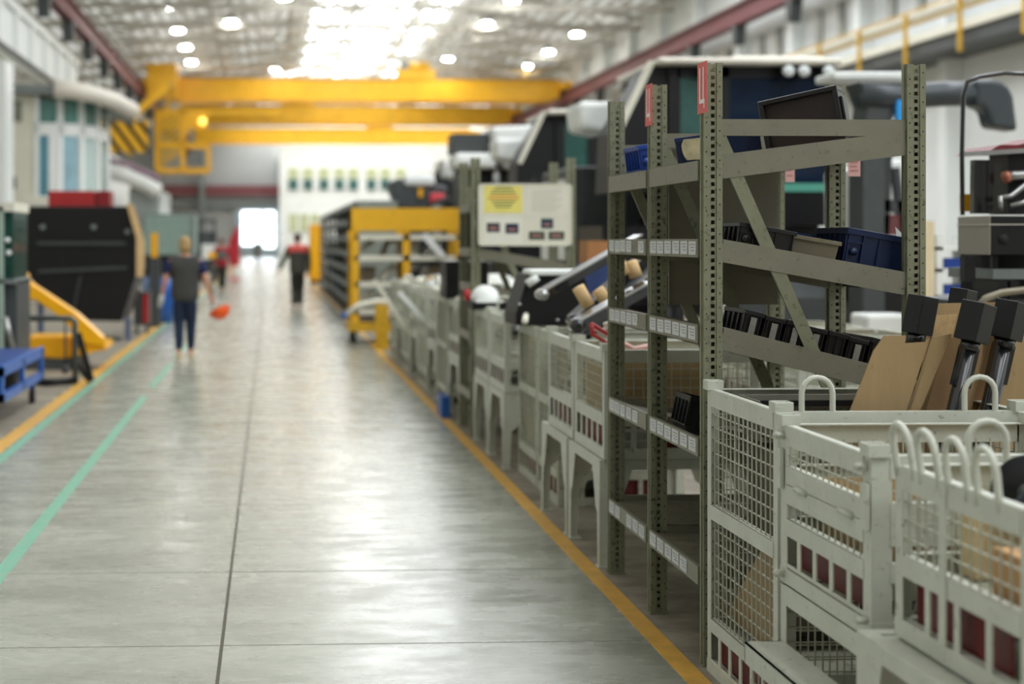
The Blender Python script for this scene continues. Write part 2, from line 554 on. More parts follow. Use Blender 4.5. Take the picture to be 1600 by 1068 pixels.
lamp0 = make_lamp()
first = True
COLN = ['far left', 'left', 'middle', 'right', 'far right']
cols = [[(264, 14), (278, 50), (290, 76), (299, 99)],
        [(444, -2), (361, 36), (438, 64), (434, 89), (430, 109)],
        [(582, 18), (561, 51), (545, 79), (534, 102), (524, 120)],
        [(800, 0), (760, 36), (727, 66), (700, 91)],
        [(901, 52), (857, 80), (824, 103), (989, 69)]]
for ci, cc in enumerate(cols):
    for ri, (px, py) in enumerate(cc):
        Y = F_PX * (12.3 - EYE) / (374 - py)
        c = lamp0 if first else copy_tree(lamp0); first = False
        c.location = (X_of(px, Y), Y, 12.0)
        c['label'] = 'round white ceiling lamp, %s lamp of the %s row' % (ORD[ri] if ri else 'nearest', COLN[ci])

# crane runways
def runway(x, m, label, y1=140):
    t = thing('crane_runway', (x, 60, 0), label, 'crane rail')
    mb = MB()
    mb.bb(x - .22, x + .22, 24, y1, 10.45, 10.5); mb.bb(x - .22, x + .22, 24, y1, 9.75, 9.8); mb.bb(x - .05, x + .05, 24, y1, 9.75, 10.5)
    mb.build('beam', m, t)
    MB().bb(x - .05, x + .05, 24, y1, 10.5, 10.62).build('rail', M_DGREY, t)
    y = 26
    while y < y1:
        mb = MB(); mb.prism([(y - .3, 9.75), (y + .3, 9.75), (y + .12, 9.0), (y - .12, 9.0)], 0, x - .2, x + .2)
        mb.build('bracket', M_DGREY, t)
        y += 6
    return t


runway(-7.5, M_MAROON, 'dull maroon crane rail beam high along the left bay')
runway(17.6, M_MAROON, 'dark maroon crane rail beam high along the white right wall')

# right wall: columns, narrow windows, gallery
n = 40
for i in range(16):
    y = 34 + i * 6
    structure(MB().bb(18.15, 18.6, y - .25, y + .25, 0, 12.4).build('trim_%d' % (50 + i), M_CLAD))
for i in range(20):
    y = 36.2 + (i // 2) * 6 + (i % 2) * 2.0
    structure(MB().bb(18.5, 18.62, y - .24, y + .24, 8.2, 9.4).build('window_%d' % n, mat('narrow window', (140, 142, 134), .3, var=.1))); n += 1

t = thing('gallery_walkway', (17.9, 60, 0), 'high gallery along the right wall with yellow railing posts', 'walkway')
MB().bb(17.2, 18.6, 26, 110, 6.55, 7.0).build('deck', M_DGREY, t)
MB().bb(17.1, 17.2, 26, 110, 6.9, 7.12).build('edge_beam', M_CREAM, t)
MB().tube([(17.3, 26, 7.6), (17.3, 110, 7.6)], .16, 10).build('duct', M_CREAM, t)
for i in range(22):
    y = 27 + i * 3.2
    MB().bb(17.02, 17.1, y - .05, y + .05, 6.35, 7.75).build('railing_post', M_YELD, t)
MB().bar((17.06, 26, 7.75), (17.06, 98, 7.75), .05, .05).build('handrail', M_YELD, t)
MB().bar((17.06, 26, 7.4), (17.06, 98, 7.4), .04, .04).build('handrail', M_YELD, t)

# left gallery: white parapet with pilasters
t = thing('gallery_parapet', (-8.2, 40, 0), 'white panelled gallery wall with pilasters above the office', 'gallery')
MB().bb(-8.2, -7.95, 10, 62, 7.2, 8.7).build('parapet_wall', M_CLAD, t)
MB().bb(-8.2, -7.8, 10, 62, 8.7, 8.95).build('coping', M_WHITE, t)
MB().bb(-8.2, -7.8, 10, 62, 7.3, 7.42).build('cable_tray', M_DGREY, t)
for i in range(17):
    y = 11 + i * 3
    MB().bb(-7.96, -7.82, y - .25, y + .25, 7.45, 8.7).build('pilaster', M_WHITE, t)
t.location.z = 0
mb = MB().tube([(-7.62, 24, 6.9), (-7.62, 40, 6.7), (-7.62, 42, 6.4), (-7.62, 43, 6.2)], .06, 8)
tag(mb.build('gas_pipe', M_YELD), 'thin yellow pipe running under the white left gallery', 'pipe')


# overhead cranes
def girder_crane(Y, label, trolley_x, xr=17.3):
    t = thing('bridge_crane', (5, Y, 9.9), label, 'crane', 'yellow bridge cranes across the hall')
    z0, z1 = 10.05, 11.25
    mb = MB()
    mb.prism([(-6.6, z0 + .1), (-5.4, z0 - .05), (xr - 1.2, z0 - .05), (xr, z0 + .1), (xr, z1), (-6.6, z1)], 1, Y - .25, Y + .25)
    mb.bb(-6.6, xr, Y - .34, Y + .34, z1, z1 + .04); mb.bb(-6.0, xr - .5, Y - .34, Y + .34, z0 - .09, z0 - .05)
    mb.build('girder', M_YEL, t)
    mb = MB()
    mb.prism([(-6.6, z0 + .1), (-5.4, z0 - .05), (xr - 1.2, z0 - .05), (xr, z0 + .1), (xr, z1), (-6.6, z1)], 1, Y + 1.9, Y + 2.4)
    mb.build('girder', M_YEL, t)
    for x in (-7.5, xr + .3):
        mb = MB().bb(x - .3, x + .3, Y - 1.2, Y + 3.4, 10.66, 11.1)
        mb.build('end_carriage', M_YEL, t)
    tx = trolley_x
    tr = MB().bb(tx - 1.1, tx + 1.1, Y, Y + 2.2, 11.3, 11.9).build('trolley', M_YELD, t)
    MB().tube([(tx - .8, Y + .8, 12.1), (tx + .8, Y + .8, 12.1)], .3, 14).build('winding_drum', M_YELD, tr)
    MB().bb(tx - 1.0, tx - .5, Y + .2, Y + .9, 11.9, 12.4).build('motor', M_GREY, tr)
    mb = MB()
    x = -6.4
    while x < xr - .3:
        mb.bar((x, Y + 2.5, z1), (x, Y + 2.5, z1 + .75), .04, .04); x += 2
    mb.bar((-6.4, Y + 2.5, z1 + .75), (xr - .4, Y + 2.5, z1 + .75), .04, .04)
    mb.build('railing', M_YELD, t)
    return t


c1 = girder_crane(90, 'nearest yellow bridge crane with small hoist trolley on top', X_of(652, 90))
girder_crane(108, 'yellow bridge crane in the middle, just below the nearest one', 2.0)
girder_crane(130, 'farthest and lowest looking yellow bridge crane, above the white annex', 9.4)
# left carriage box and driver's cabin of the near crane
mb = MB().bb(X_of(232, 89), X_of(278, 89), 87.6, 89.6, 9.9, 11.9)
mb.build('winch_box', M_YEL, c1)
t = thing('crane_cabin', (X_of(290, 84), 84, 5.5), 'yellow caged crane cabin hanging left under the near girder', 'crane cabin')
xa, xb = X_of(246, 84), X_of(326, 84)
zz0, zz1 = 5.5, 8.9
mb = MB()
for x in (xa, (xa + xb) / 2, xb):
    for y in (83, 85): mb.bar((x, y, zz0), (x, y, zz1 if x < xb else zz0 + 1.4), .16, .16)
for z in (zz0, zz0 + 1.4, zz1 - .2):
    mb.bar((xa, 83, z), (xb if z < 8 else xb + 4, 83, z), .16, .22); mb.bar((xa, 85, z), (xb, 85, z), .16, .22)
mb.build('frame', M_YEL, t)
MB().bb(xa + .1, xb - .1, 82.98, 83.02, 7.7, 8.5).build('front_panel', M_YEL, t)
mb = MB()
for i in range(9):
    z = zz0 + .2 + i * .3
    mb.bar((xa + .2, 82.95, z), (xa + 1.5, 82.95, z + .9), .05, .16)
mb.build('diagonal_slats', M_YELD, t)
MB().bar(((xa + xb) / 2 - .8, 84, zz1 - .1), ((xa + xb) / 2 - .8, 84, 10.4), .2, .2).bar(((xa + xb) / 2 - .8, 84, 10.4), ((xa + xb) / 2 - .8, 89.72, 10.4), .2, .2).build('hanger', M_YELD, t)
MB().ball((X_of(318, 84), 82.8, Z_of(192, -5, 84)), .2).build('warning_lamp', mat('amber lamp', (255, 226, 110), .4, var=0, emit=(255, 220, 100), estr=1.5), t)
t.parent = c1; t.location = Vector(t.location) - Vector(c1.location); t.name = 'operator_cabin'
del t['label'], t['category']
# hazard striped panel at the left
t = thing('hazard_board', (X_of(203, 80), 80, 6.4), 'black and yellow striped hazard board on the left crane end', 'hazard sign')
xa, xb = X_of(172, 80), X_of(232, 80); za, zb = Z_of(238, xa, 80), Z_of(188, xa, 80)
t.location.z = za
MB().bb(xa, xb, 80, 80.1, za, zb).build('board', M_DARK, t)
mb = MB(); W = xb - xa; H = zb - za
for i in range(5):
    u0 = -.62 + i * .36; u1 = u0 + .2
    P = []
    # diagonal stripe running down to the right, clipped to the panel
    def clip(u):
        return u
    poly = [(u0, 1), (u1, 1), (u1 + .62, 0), (u0 + .62, 0)]
    for a in range(1):
        q = []
        for (u, v) in poly:
            q.append((min(max(u, 0), 1), v if 0 <= u <= 1 else (v if v == 0 and u > 1 else v)))
        # proper clipping on u in [0,1]
        def lerp(p, r_, uu):
            k = (uu - p[0]) / (r_[0] - p[0]); return (uu, p[1] + k * (r_[1] - p[1]))
        for lim, keep in ((0, lambda u: u >= 0), (1, lambda u: u <= 1)):
            out = []
            for j in range(len(poly)):
                p_, r_ = poly[j - 1], poly[j]
                if keep(p_[0]) != keep(r_[0]): out.append(lerp(p_, r_, lim))
                if keep(r_[0]): out.append(r_)
            poly = out
    if len(poly) >= 3:
        mb.prism([(xa + u * W, za + v * H) for u, v in poly], 1, 79.96, 80.0)
mb.build('stripe', M_YEL, t)
MB().bar((xa + .9, 80.2, zb), (xb + 1.0, 80.2, zb + 1.9), .25, .4).build('arm', M_YEL, t)
MB().bar((-7.5, 80.2, za - .2), (-7.5, 80.2, 9.0), .2, .2).build('upright', M_YELD, t)
# ------------------------------------------------------------------ perforated shelving racks
def perforated_post(x0, y0, H, parent, w=.075, dep=.055, flip=1):
    """upright with its punched web facing the camera side (-y) and flanges along the depth"""
    mb = MB()
    t = .003
    xa, xb = x0, x0 + w
    h0, h1 = xa + w * .40, xa + w * .60       # hole columns
    yf = y0
    mb.bb(xa, xa + w * .30, yf, yf + t, 0, H)
    mb.bb(xb - w * .30, xb, yf, yf + t, 0, H)
    mb.bb(xa + w * .30, xa + w * .31, yf, yf + .006, 0, H)
    mb.bb(xb - w * .31, xb - w * .30, yf, yf + .006, 0, H)
    mb.bb(xa + w * .31, h0, yf + .005, yf + .008, 0, H)
    mb.bb(h1, xb - w * .31, yf + .005, yf + .008, 0, H)
    p = .030; z = .03
    mb.bb(h0, h1, yf + .005, yf + .008, 0, z)
    while z < H - .02:
        z2 = z + .0155
        mb.bb(h0, h1, yf + .005, yf + .008, z2, min(z + p, H))
        z += p
    # flanges; small holes are near-black patches, their inner shade painted on
    mb.bb(xa, xa + t, yf + t, yf + dep, 0, H)
    mb.bb(xb - t, xb, yf + t, yf + dep, 0, H)
    mb.bb(xa + t, xa + .032, yf + dep - t, yf + dep, 0, H)
    mb.bb(xb - .032, xb - t, yf + dep - t, yf + dep, 0, H)
    mb.bb(xa - .006, xa, yf + dep * .35, yf + dep * .5, 0, H)
    mb.slot(1)
    z = .05
    while z < H - .03:
        mb.bb(xa + .008, xa + .0125, yf - .0006, yf, z, z + .0055)
        mb.bb(xb - .0135, xb - .009, yf - .0006, yf, z + .025, z + .0305)
        z += .058
    mb.slot(0)
    mb.bb(xa - .005, xb + .005, yf - .006, yf + dep + .005, 0, .006)
    return mb.build('post', [M_RACKP, M_HOLESHADE], parent)


M_RACKP = M_RACK


def flow_rack(frames, label, X0=1.70, X1=2.515, H=2.375, levels=None, tags=True, brace_dir=1, tag_name='price_tag'):
    """frames: Y of every upright pair. levels: (z_front, z_rear, kind)"""
    yc = (frames[0] + frames[-1]) / 2
    t = thing('storage_rack', ((X0 + X1) / 2, yc, 0), label, 'rack')
    W = .075
    for y in frames:
        perforated_post(X0, y, H, t)
        perforated_post(X1, y, H, t)
        # horizontal tie at the top and diagonals of the end frame
        MB().bb(X0 + W, X1, y + .012, y + .035, 2.09, 2.155).build('cross_tie', M_RACKL, t)
        MB().bar((X0 + W - .01, y + .02, 2.09), (X0 + .53, y + .02, 1.04), .012, .052, up=(1, 0, 0)).build('brace', M_RACKP, t)
        MB().bar((X0 + .53, y + .045, 1.06), (X1 + .01, y + .045, .20), .012, .052, up=(1, 0, 0)).build('brace', M_RACKP, t)
    for (zf, zr, hb) in levels:
        for k in range(len(frames) - 1):
            ya, yb = frames[k] + .058, frames[k + 1] - .004
            sl = (zr - zf) / (X1 - X0)

            def zz(x): return zf + (x - X0) * sl
            mb = MB()
            xa, xb = X0 + .004, X1 + .06
            # deck sheet
            mb.add([(xa, ya, zz(xa) - .012), (xb, ya, zz(xb) - .012), (xb, yb, zz(xb) - .012), (xa, yb, zz(xa) - .012),
                    (xa, ya, zz(xa) - .009), (xb, ya, zz(xb) - .009), (xb, yb, zz(xb) - .009), (xa, yb, zz(xa) - .009)],
                   [(0, 3, 2, 1), (4, 5, 6, 7), (0, 1, 5, 4), (1, 2, 6, 5), (2, 3, 7, 6), (3, 0, 4, 7)])
            sh = mb.build('shelf', M_DECK, t)
            # front lip and rear stop
            MB().bb(xa - .012, xa + .004, ya - .002, yb, zz(xa) - hb + .004, zz(xa) + .008).build('front_beam', M_RACKL, t)
            MB().bb(xb, xb + .012, ya, yb, zz(xb) - .05, zz(xb) + .05).build('rear_beam', M_DGREYB, t)
            # sloped C beams beside the posts
            for yy_, s_ in ((ya - .045, 1), (yb + .003, -1)):
                mb = MB()
                a = (X0 + W, yy_, zz(X0 + W) - hb / 2 + .01); b = (X1, yy_, zz(X1) - hb / 2 + .01)
                mb.bar(a, b, .004, hb + .02)
                mb.bar((a[0], yy_ + .012, a[2] + hb / 2 + .008), (b[0], yy_ + .012, b[2] + hb / 2 + .008), .026, .004)
                mb.bar((a[0], yy_ + .012, a[2] - hb / 2 - .008), (b[0], yy_ + .012, b[2] - hb / 2 - .008), .026, .004)
                mb.build('side_beam', M_RACKL, t)
            if tags and hb < .073:
                n = 6
                pitch = (yb - ya - .03) / n
                for i in range(n):
                    if (i * 7 + k * 3 + int(zf * 100)) % 9 == 0: continue
                    y = yb - .015 - pitch * (i + .5) + random.uniform(-.006, .006)
                    dz = random.uniform(-.002, .002)
                    g = MB().bb(xa - .0145, xa - .0125, y - pitch * .41, y + pitch * .41, zz(xa) - .054 + dz, zz(xa) + .000 + dz)
                    g.slot(1)
                    for q in range(3):
                        zq = zz(xa) - .014 - q * .012 + dz
                        g.bb(xa - .0149, xa - .0145, y - pitch * (.3 - .05 * (q % 2)), y + pitch * (.28 - .08 * q), zq, zq + .0035)
                    g.build(tag_name, [M_TAG, M_INKL], sh)
    return t


M_INKL = mat('faint print', (140, 140, 146), .7, var=0)
M_DGREYB = mat('dark shelf stop', (58, 58, 52), .6, .2, .12)

FR = [5.85, 6.68, 7.49]
rack = flow_rack(FR, 'tall olive grey perforated rack with sloping shelves and rows of paper tags, in focus',
                 levels=[(1.985, 2.09, .075), (1.675, 1.53, .07), (1.335, 1.13, .07), (.885, .70, .07), (.375, .375, .07)])
# partition board hung in the middle frame
mb = MB().bb(1.80, 2.30, 6.745, 6.757, 1.385, 2.16)
mb.build('partition_board', M_BOARD, rack)


def hanging_sign(name, parent, x, y0, y1, z0, z1, m, glyph=True):
    s = MB().bb(x - .003, x, y0, y1, z0, z1).build(name, m, parent)
    if glyph:
        a, b = y1 - (y1 - y0) * .22, y0 + (y1 - y0) * .30
        za, zb = z1 - .02, z0 + .055
        g = MB()
        w = (y1 - y0) * .10
        g.bb(x - .004, x - .003, a - w, a, zb, za)
        g.bb(x - .004, x - .003, b, b + w, zb, za)
        g.bb(x - .004, x - .003, b - w * .8, a, zb - .016, zb)
        g.bb(x - .004, x - .003, b - w * .8, b, zb - .036, zb - .016)
        g.build('letter', M_SIGNW, s)
    return s


hanging_sign('red_sign', rack, 1.692, 5.775, 5.90, 2.175, 2.375, M_SIGNRED)
hanging_sign('red_sign', rack, 1.692, 6.62, 6.735, 2.19, 2.375, M_SIGNRED)
# pink tags hung on the far uprights (facing the camera)
def tag_plate(parent, x0, x1, y, z0, z1):
    s = MB().bb(x0, x1, y - .003, y, z0, z1).build('pink_tag', M_SIGNPINK, parent)
    g = MB()
    for i in range(5):
        z = z1 - .02 - i * (z1 - z0 - .03) / 5
        g.bb(x0 + .008, x1 - .01 - .006 * (i % 2), y - .004, y - .003, z - .008, z)
    g.build('print_line', mat('tag print', (196, 130, 124), .6, var=0), s)
tag_plate(rack, 2.60, 2.655, 6.68, 1.965, 2.09)
tag_plate(rack, 2.592, 2.64, 7.49, 1.97, 2.13)

rack2 = flow_rack([12.72, 13.5], 'blurred perforated rack behind the notice board, further down the aisle',
                  levels=[(1.985, 2.09, .075), (1.60, 1.46, .07), (1.30, 1.10, .07), (.885, .70, .07), (.375, .375, .07)], tags=False)

# notice board fixed on the second rack
def notice_board():
    y = 12.70
    p0 = at(747, 384, y); p1 = at(893, 287, y)
    x0, x1, z0, z1 = p0.x, p1.x, p0.z, p1.z
    t = thing('notice_board', ((x0 + x1) / 2, y, z0), 'cream notice board with a yellow notice and small photographs on the second rack', 'notice board')
    MB().bb(x0, x1, y - .012, y, z0, z1).build('panel', mat('board cream', (224, 220, 202), .5, var=.04), t)
    fr = MB()
    for a, b, c, d in ((x0, x1, z0, z0 + .015), (x0, x1, z1 - .015, z1), (x0, x0 + .015, z0, z1), (x1 - .015, x1, z0, z1)):
        fr.bb(a, b, y - .018, y - .012, c, d)
    fr.build('frame', M_CREAM, t)
    W = x1 - x0; H = z1 - z0

    def rect(name, u0, u1, v0, v1, m, par=t, dy=.014):
        return MB().bb(x0 + u0 * W, x0 + u1 * W, y - dy, y - .012, z0 + v0 * H, z0 + v1 * H).build(name, m, par)
    yn = rect('yellow_notice', .06, .47, .53, .97, mat('yellow paper', (236, 222, 120), .6, var=.04))
    mb = MB()
    for i, (u0, u1) in enumerate(((.18, .36), (.15, .38), (.13, .40), (.12, .42), (.10, .43), (.14, .40), (.16, .37), (.18, .35))):
        v = .93 - i * .045
        mb.slot(1 if i in (3, 4) else 0)
        mb.bb(x0 + u0 * W, x0 + u1 * W, y - .0155, y - .014, z0 + v * H, z0 + (v + .02) * H)
    mb.build('text_line', [mat('green grey print', (128, 132, 84), .6, var=0), mat('orange print', (214, 140, 66), .6, var=0)], yn)
    wn = rect('white_sheet', .53, .95, .50, .95, mat('off white sheet', (226, 222, 206), .6, var=.03))
    mb = MB()
    for i in range(9):
        v = .88 - i * .04
        mb.bb(x0 + .57 * W, x0 + (.90 - .04 * (i % 3)) * W, y - .0155, y - .014, z0 + v * H, z0 + (v + .012) * H)
    mb.build('text_line', mat('pale print', (196, 192, 178), .6, var=0), wn)
    for (u0, u1, v0, v1, m_) in ((.09, .23, .22, .37, 0), (.29, .43, .20, .36, 1), (.67, .80, .28, .44, 2), (.54, .71, .10, .23, 3), (.75, .92, .10, .23, 3)):
        c = [(66, 62, 66), (40, 46, 66), (28, 56, 70), (38, 66, 46)][m_]
        ph = rect('photograph', u0, u1, v0, v1, mat('photo print %d' % m_, c, .4, var=.6, scale=40))
        MB().bb(x0 + (u0 + .03) * W, x0 + (u1 - .03) * W, y - .0155, y - .014, z0 + (v0 + .05) * H, z0 + (v0 + .08) * H).build(
            'photo_detail', [mat('photo mark', (190, 130, 126) if m_ == 0 else (120, 150, 140), .4, var=.2)], ph)
    ls = rect('lower_sheet', .06, .47, .05, .46, mat('white sheet', (230, 228, 214), .6, var=.02), dy=.0128)
notice_board()


# ------------------------------------------------------------------ wire mesh crates
def wires(mb, axis, c, a0, a1, z0, z1, pitch=.05, d=.0045, crimp=True):
    """welded mesh in a vertical plane; axis 'y': plane x=c running along y; 'x': plane y=c running along x"""
    n = max(2, int(round((a1 - a0) / pitch))); m = max(2, int(round((z1 - z0) / pitch)))
    h = d / 2
    for i in range(1, n):
        a = a0 + (a1 - a0) * i / n
        if axis == 'y': mb.bb(c - h, c + h, a - h, a + h, z0, z1)
        else: mb.bb(a - h, a + h, c - h, c + h, z0, z1)
    for j in range(1, m):
        z = z0 + (z1 - z0) * j / m
        if axis == 'y': mb.bb(c + h, c + h + d, a0, a1, z - h, z + h)
        else: mb.bb(a0, a1, c + h, c + h + d, z - h, z + h)
    return mb


def lift_ring(parent, c, along, w=.125, h=.115, r=.0095, lean=0.0, m=None):
    """U shaped lifting eye standing on a rim; along = 'x' or 'y'"""
    pts = []
    hw = w / 2 - r
    x, y, z = c
    zs = h - hw
    P = [(-hw, -.03), (-hw, 0), (-hw, zs)]
    for k in range(1, 8):
        a = math.pi - math.pi * k / 8
        P.append((hw * math.cos(a), zs + hw * math.sin(a)))
    P += [(hw, zs), (hw, 0), (hw, -.03)]
    for (u, v) in P:
        l = lean * v
        pts.append((x + u, y + l, z + v) if along == 'x' else (x + l, y + u, z + v))
    return MB().tube(pts, r, 10).build('lifting_ring', m or M_CRATE, parent)


def mesh_crate(x0, x1, y0, y1, z0, z1, label, rails=(), slats=None, rings=(), red=True, mid_post=(), name='wire_crate', mtl=None,
               group=None, open_from=None, cups=True, back_solid=False, slat_pitch=.14, post=.045, pitch=.05):
    """rails: (z_low, z_high) of the flat bars below the rim (absolute heights); slats: (z_low, z_high) of the slatted foot"""
    mt = mtl or M_CRATE
    t = thing(name, ((x0 + x1) / 2, (y0 + y1) / 2, z0), label, 'crate', group)
    p = post; th = .004
    for (x, sx) in ((x0, 1), (x1, -1)):
        for (y, sy) in ((y0, 1), (y1, -1)):
            mb = MB()
            mb.bb(x, x + sx * p, y, y + sy * th, z0, z1 - .005); mb.bb(x, x + sx * th, y + sy * th, y + sy * p, z0, z1 - .005)
            mb.bb(x + sx * .002, x + sx * (p * .7), y + sy * .002, y + sy * (p * .7), z0, z0 + .02)
            mb.build('post', mt, t)
            if cups:
                mb = MB()
                cxp, cyp = x + sx * .018, y + sy * .018
                mb.open_box(cxp - .032, cxp + .032, cyp - .032, cyp + .032, z1 - .004, z1 + .034, .005)
                mb.build('corner_cup', mt, t, bevel=.002)
    top = [(z1 - .065, z1)]
    allr = top + list(rails)
    lo = min([r[0] for r in allr] + [z0 + .0])
    for (za, zb) in allr:
        for side in range(4):
            if open_from is not None and side == 0 and zb <= open_from: continue
            mb = MB()
            if side == 0: mb.bb(x0 - .003, x0 + .004, y0 + p * .9, y1 - p * .9, za, zb); mb.bb(x0, x0 + .03, y0 + p * .9, y1 - p * .9, zb - .004, zb)
            if side == 1: mb.bb(x0 + p * .9, x1 - p * .9, y0 - .003, y0 + .004, za, zb); mb.bb(x0 + p * .9, x1 - p * .9, y0, y0 + .03, zb - .004, zb)
            if side == 2: mb.bb(x1 - .004, x1 + .003, y0 + p * .9, y1 - p * .9, za, zb); mb.bb(x1 - .03, x1, y0 + p * .9, y1 - p * .9, zb - .004, zb)
            if side == 3: mb.bb(x0 + p * .9, x1 - p * .9, y1 - .004, y1 + .003, za, zb); mb.bb(x0 + p * .9, x1 - p * .9, y1 - .03, y1, zb - .004, zb)
            mb.build('rim' if (za, zb) == top[0] else 'rail', mt, t)
    # base frame and floor plate
    mb = MB()
    mb.bb(x0 - .002, x1 + .002, y0 - .002, y0 + .03, z0 + .001, z0 + .05); mb.bb(x0 - .002, x1 + .002, y1 - .03, y1 + .002, z0 + .001, z0 + .05)
    mb.bb(x0 - .002, x0 + .03, y0 + .03, y1 - .03, z0 + .001, z0 + .05); mb.bb(x1 - .03, x1 + .002, y0 + .03, y1 - .03, z0 + .001, z0 + .05)
    mb.build('base_frame', mt, t)
    zfloor = (slats[1] if slats else z0 + .05)
    MB().bb(x0 + .006, x1 - .006, y0 + .006, y1 - .006, zfloor - .004, zfloor).build('floor_plate', M_CRATE2, t)
    # meshes
    zm0 = zfloor if slats else z0 + .05
    for side in range(4):
        if back_solid and side == 2: continue
        mb = MB()
        if side == 0: wires(mb, 'y', x0 + .012, y0 + .01, y1 - .01, max(zm0, open_from or 0), z1 - .05, pitch)
        if side == 1: wires(mb, 'x', y0 + .012, x0 + .01, x1 - .01, zm0, z1 - .05, pitch)
        if side == 2: wires(mb, 'y', x1 - .018, y0 + .01, y1 - .01, zm0, z1 - .05, pitch)
        if side == 3: wires(mb, 'x', y1 - .018, x0 + .01, x1 - .01, zm0, z1 - .05, pitch)
        mb.build('mesh_panel', M_WIRE, t)
    if slats:
        for side in range(2):
            mb = MB()
            if side == 0:
                n = max(3, int((y1 - y0 - .1) / slat_pitch))
                for i in range(1, n + 1):
                    y = y0 + .03 + (y1 - y0 - .06) * i / (n + 1)
                    mb.bb(x0, x0 + .005, y - .015, y + .015, slats[0], slats[1])
                mb.bb(x0 + .001, x0 + .004, y0 + .03, y1 - .03, slats[0] - .004, slats[0] + .008)
            else:
                n = max(3, int((x1 - x0 - .1) / slat_pitch))
                for i in range(1, n + 1):
                    x = x0 + .03 + (x1 - x0 - .06) * i / (n + 1)
                    mb.bb(x - .015, x + .015, y0, y0 + .005, slats[0], slats[1])
                mb.bb(x0 + .03, x1 - .03, y0 + .001, y0 + .004, slats[0] - .004, slats[0] + .008)
            mb.build('slatted_skirt', mt, t)
        if red:
            MB().bb(x0 + .035, x0 + .04, y0 + .15, y1 - .06, slats[0], slats[1] - .006).build('liner', M_RED, t)
            MB().bb(x0 + .30, x1 - .05, y0 + .03, y0 + .035, slats[0], slats[1] - .006).build('liner', M_RED, t)
    for y in mid_post:
        MB().bb(x0 - .008, x0 - .0035, y - .02, y + .02, z0 + .052, z1 + .002).build('post', mt, t)
    for (along, cx_, cy_, lean) in rings:
        lift_ring(t, (cx_, cy_, z1), along, lean=lean, m=mt)
    return t


def crate_stand(x0, x1, y0, y1, H, label, group='steel stands under the crates', mtl=None):
    mt = mtl or M_CRATE
    t = thing('crate_stand', ((x0 + x1) / 2, (y0 + y1) / 2, 0), label, 'stand', group)
    mb = MB(); f = .045
    mb.bb(x0, x1, y0, y0 + f, H - .05, H - .0); mb.bb(x0, x1, y1 - f, y1, H - .05, H)
    mb.bb(x0, x0 + f, y0 + f, y1 - f, H - .05, H); mb.bb(x1 - f, x1, y0 + f, y1 - f, H - .05, H)
    mb.bb(x0 + f, x1 - f, y0 + f, y1 - f, H - .012, H - .006)
    mb.build('table_frame', mt, t)
    for (x, sx) in ((x0, 1), (x1, -1)):
        for (y, sy) in ((y0, 1), (y1, -1)):
            mb = MB()
            # angle leg: two tapered flanges meeting at the outer corner
            mb.prism([(y, H - .05), (y + sy * .17, H - .05), (y + sy * .10, H * .55), (y + sy * .06, H * .5), (y + sy * .045, 0), (y - sy * .005, 0)], 0, x, x + sx * .005)
            mb.prism([(x, H - .05), (x + sx * .17, H - .05), (x + sx * .10, H * .55), (x + sx * .06, H * .5), (x + sx * .045, 0), (x - sx * .005, 0)], 1, y, y + sy * .005)
            mb.bb(x - sx * .01, x + sx * .06, y - sy * .01, y + sy * .06, 0, .006)
            mb.build('leg', mt, t)
    return t


# crate 1: tall crate right behind the rack post
c1 = mesh_crate(1.70, 2.56, 4.985, 5.80, 0, 1.10, 'tall pale grey wire crate filled with cardboard and black columns, against the rack',
                rails=[(.60, .655), (.165, .215)], slats=[.05, .165], rings=[('x', 1.84, 5.0, 0), ('x', 2.40, 5.0, 0)])
# crate 2: two crates on one another, the lower one with its flap folded down
c2 = mesh_crate(1.69, 2.55, 4.17, 4.925, .55, 1.07, 'upper crate with hinged half door, stacked between the tall crate and the ringed crate',
                rails=[(.88, .936), (.815, .877), (.71, .765)], slats=[.61, .71], post=.06)
# hinge pins and latches of the half door
for y in (4.72, 4.34):
    MB().tube([(1.682, y - .045, .878), (1.682, y + .045, .878)], .011, 8).build('hinge', M_CRATE, c2)
for (y, z) in ((4.895, 1.035), (4.205, 1.035), (4.895, .58), (4.2, .60)):
    MB().tube([(1.66, y, z), (1.70, y, z)], .013, 8).tube([(1.665, y - .03, z + .005), (1.665, y + .02, z - .002)], .008, 6).build('latch', M_CRATE, c2)
for (x, y) in ((1.674, 4.905), (1.674, 4.19)):
    MB().bb(x, x + .012, y - .02, y + .02, .86, .99).build('latch_plate', M_CRATE, c2)
c2b = mesh_crate(1.69, 2.55, 4.17, 4.925, 0, .545, 'lower crate with its side flap folded down towards the aisle',
                 rails=[], slats=None, open_from=.5, cups=False, post=.05)
fl = MB()
zf = .355
fl.bb(1.56, 1.69, 4.25, 4.90, zf - .006, zf); fl.bb(1.56, 1.566, 4.25, 4.90, zf - .07, zf)
fl.bb(1.56, 1.69, 4.895, 4.90, zf - .07, zf)
fl.build('flap', M_CRATE, c2b)
MB().bb(1.57, 1.60, 4.27, 4.88, zf + .0, zf + .006).build('flap_bar', M_CRATE, c2b)
w_ = MB(); wires(w_, 'y', 1.575, 4.25, 4.90, .06, zf - .07, .05); w_.build('mesh_panel', M_WIRE, c2b)
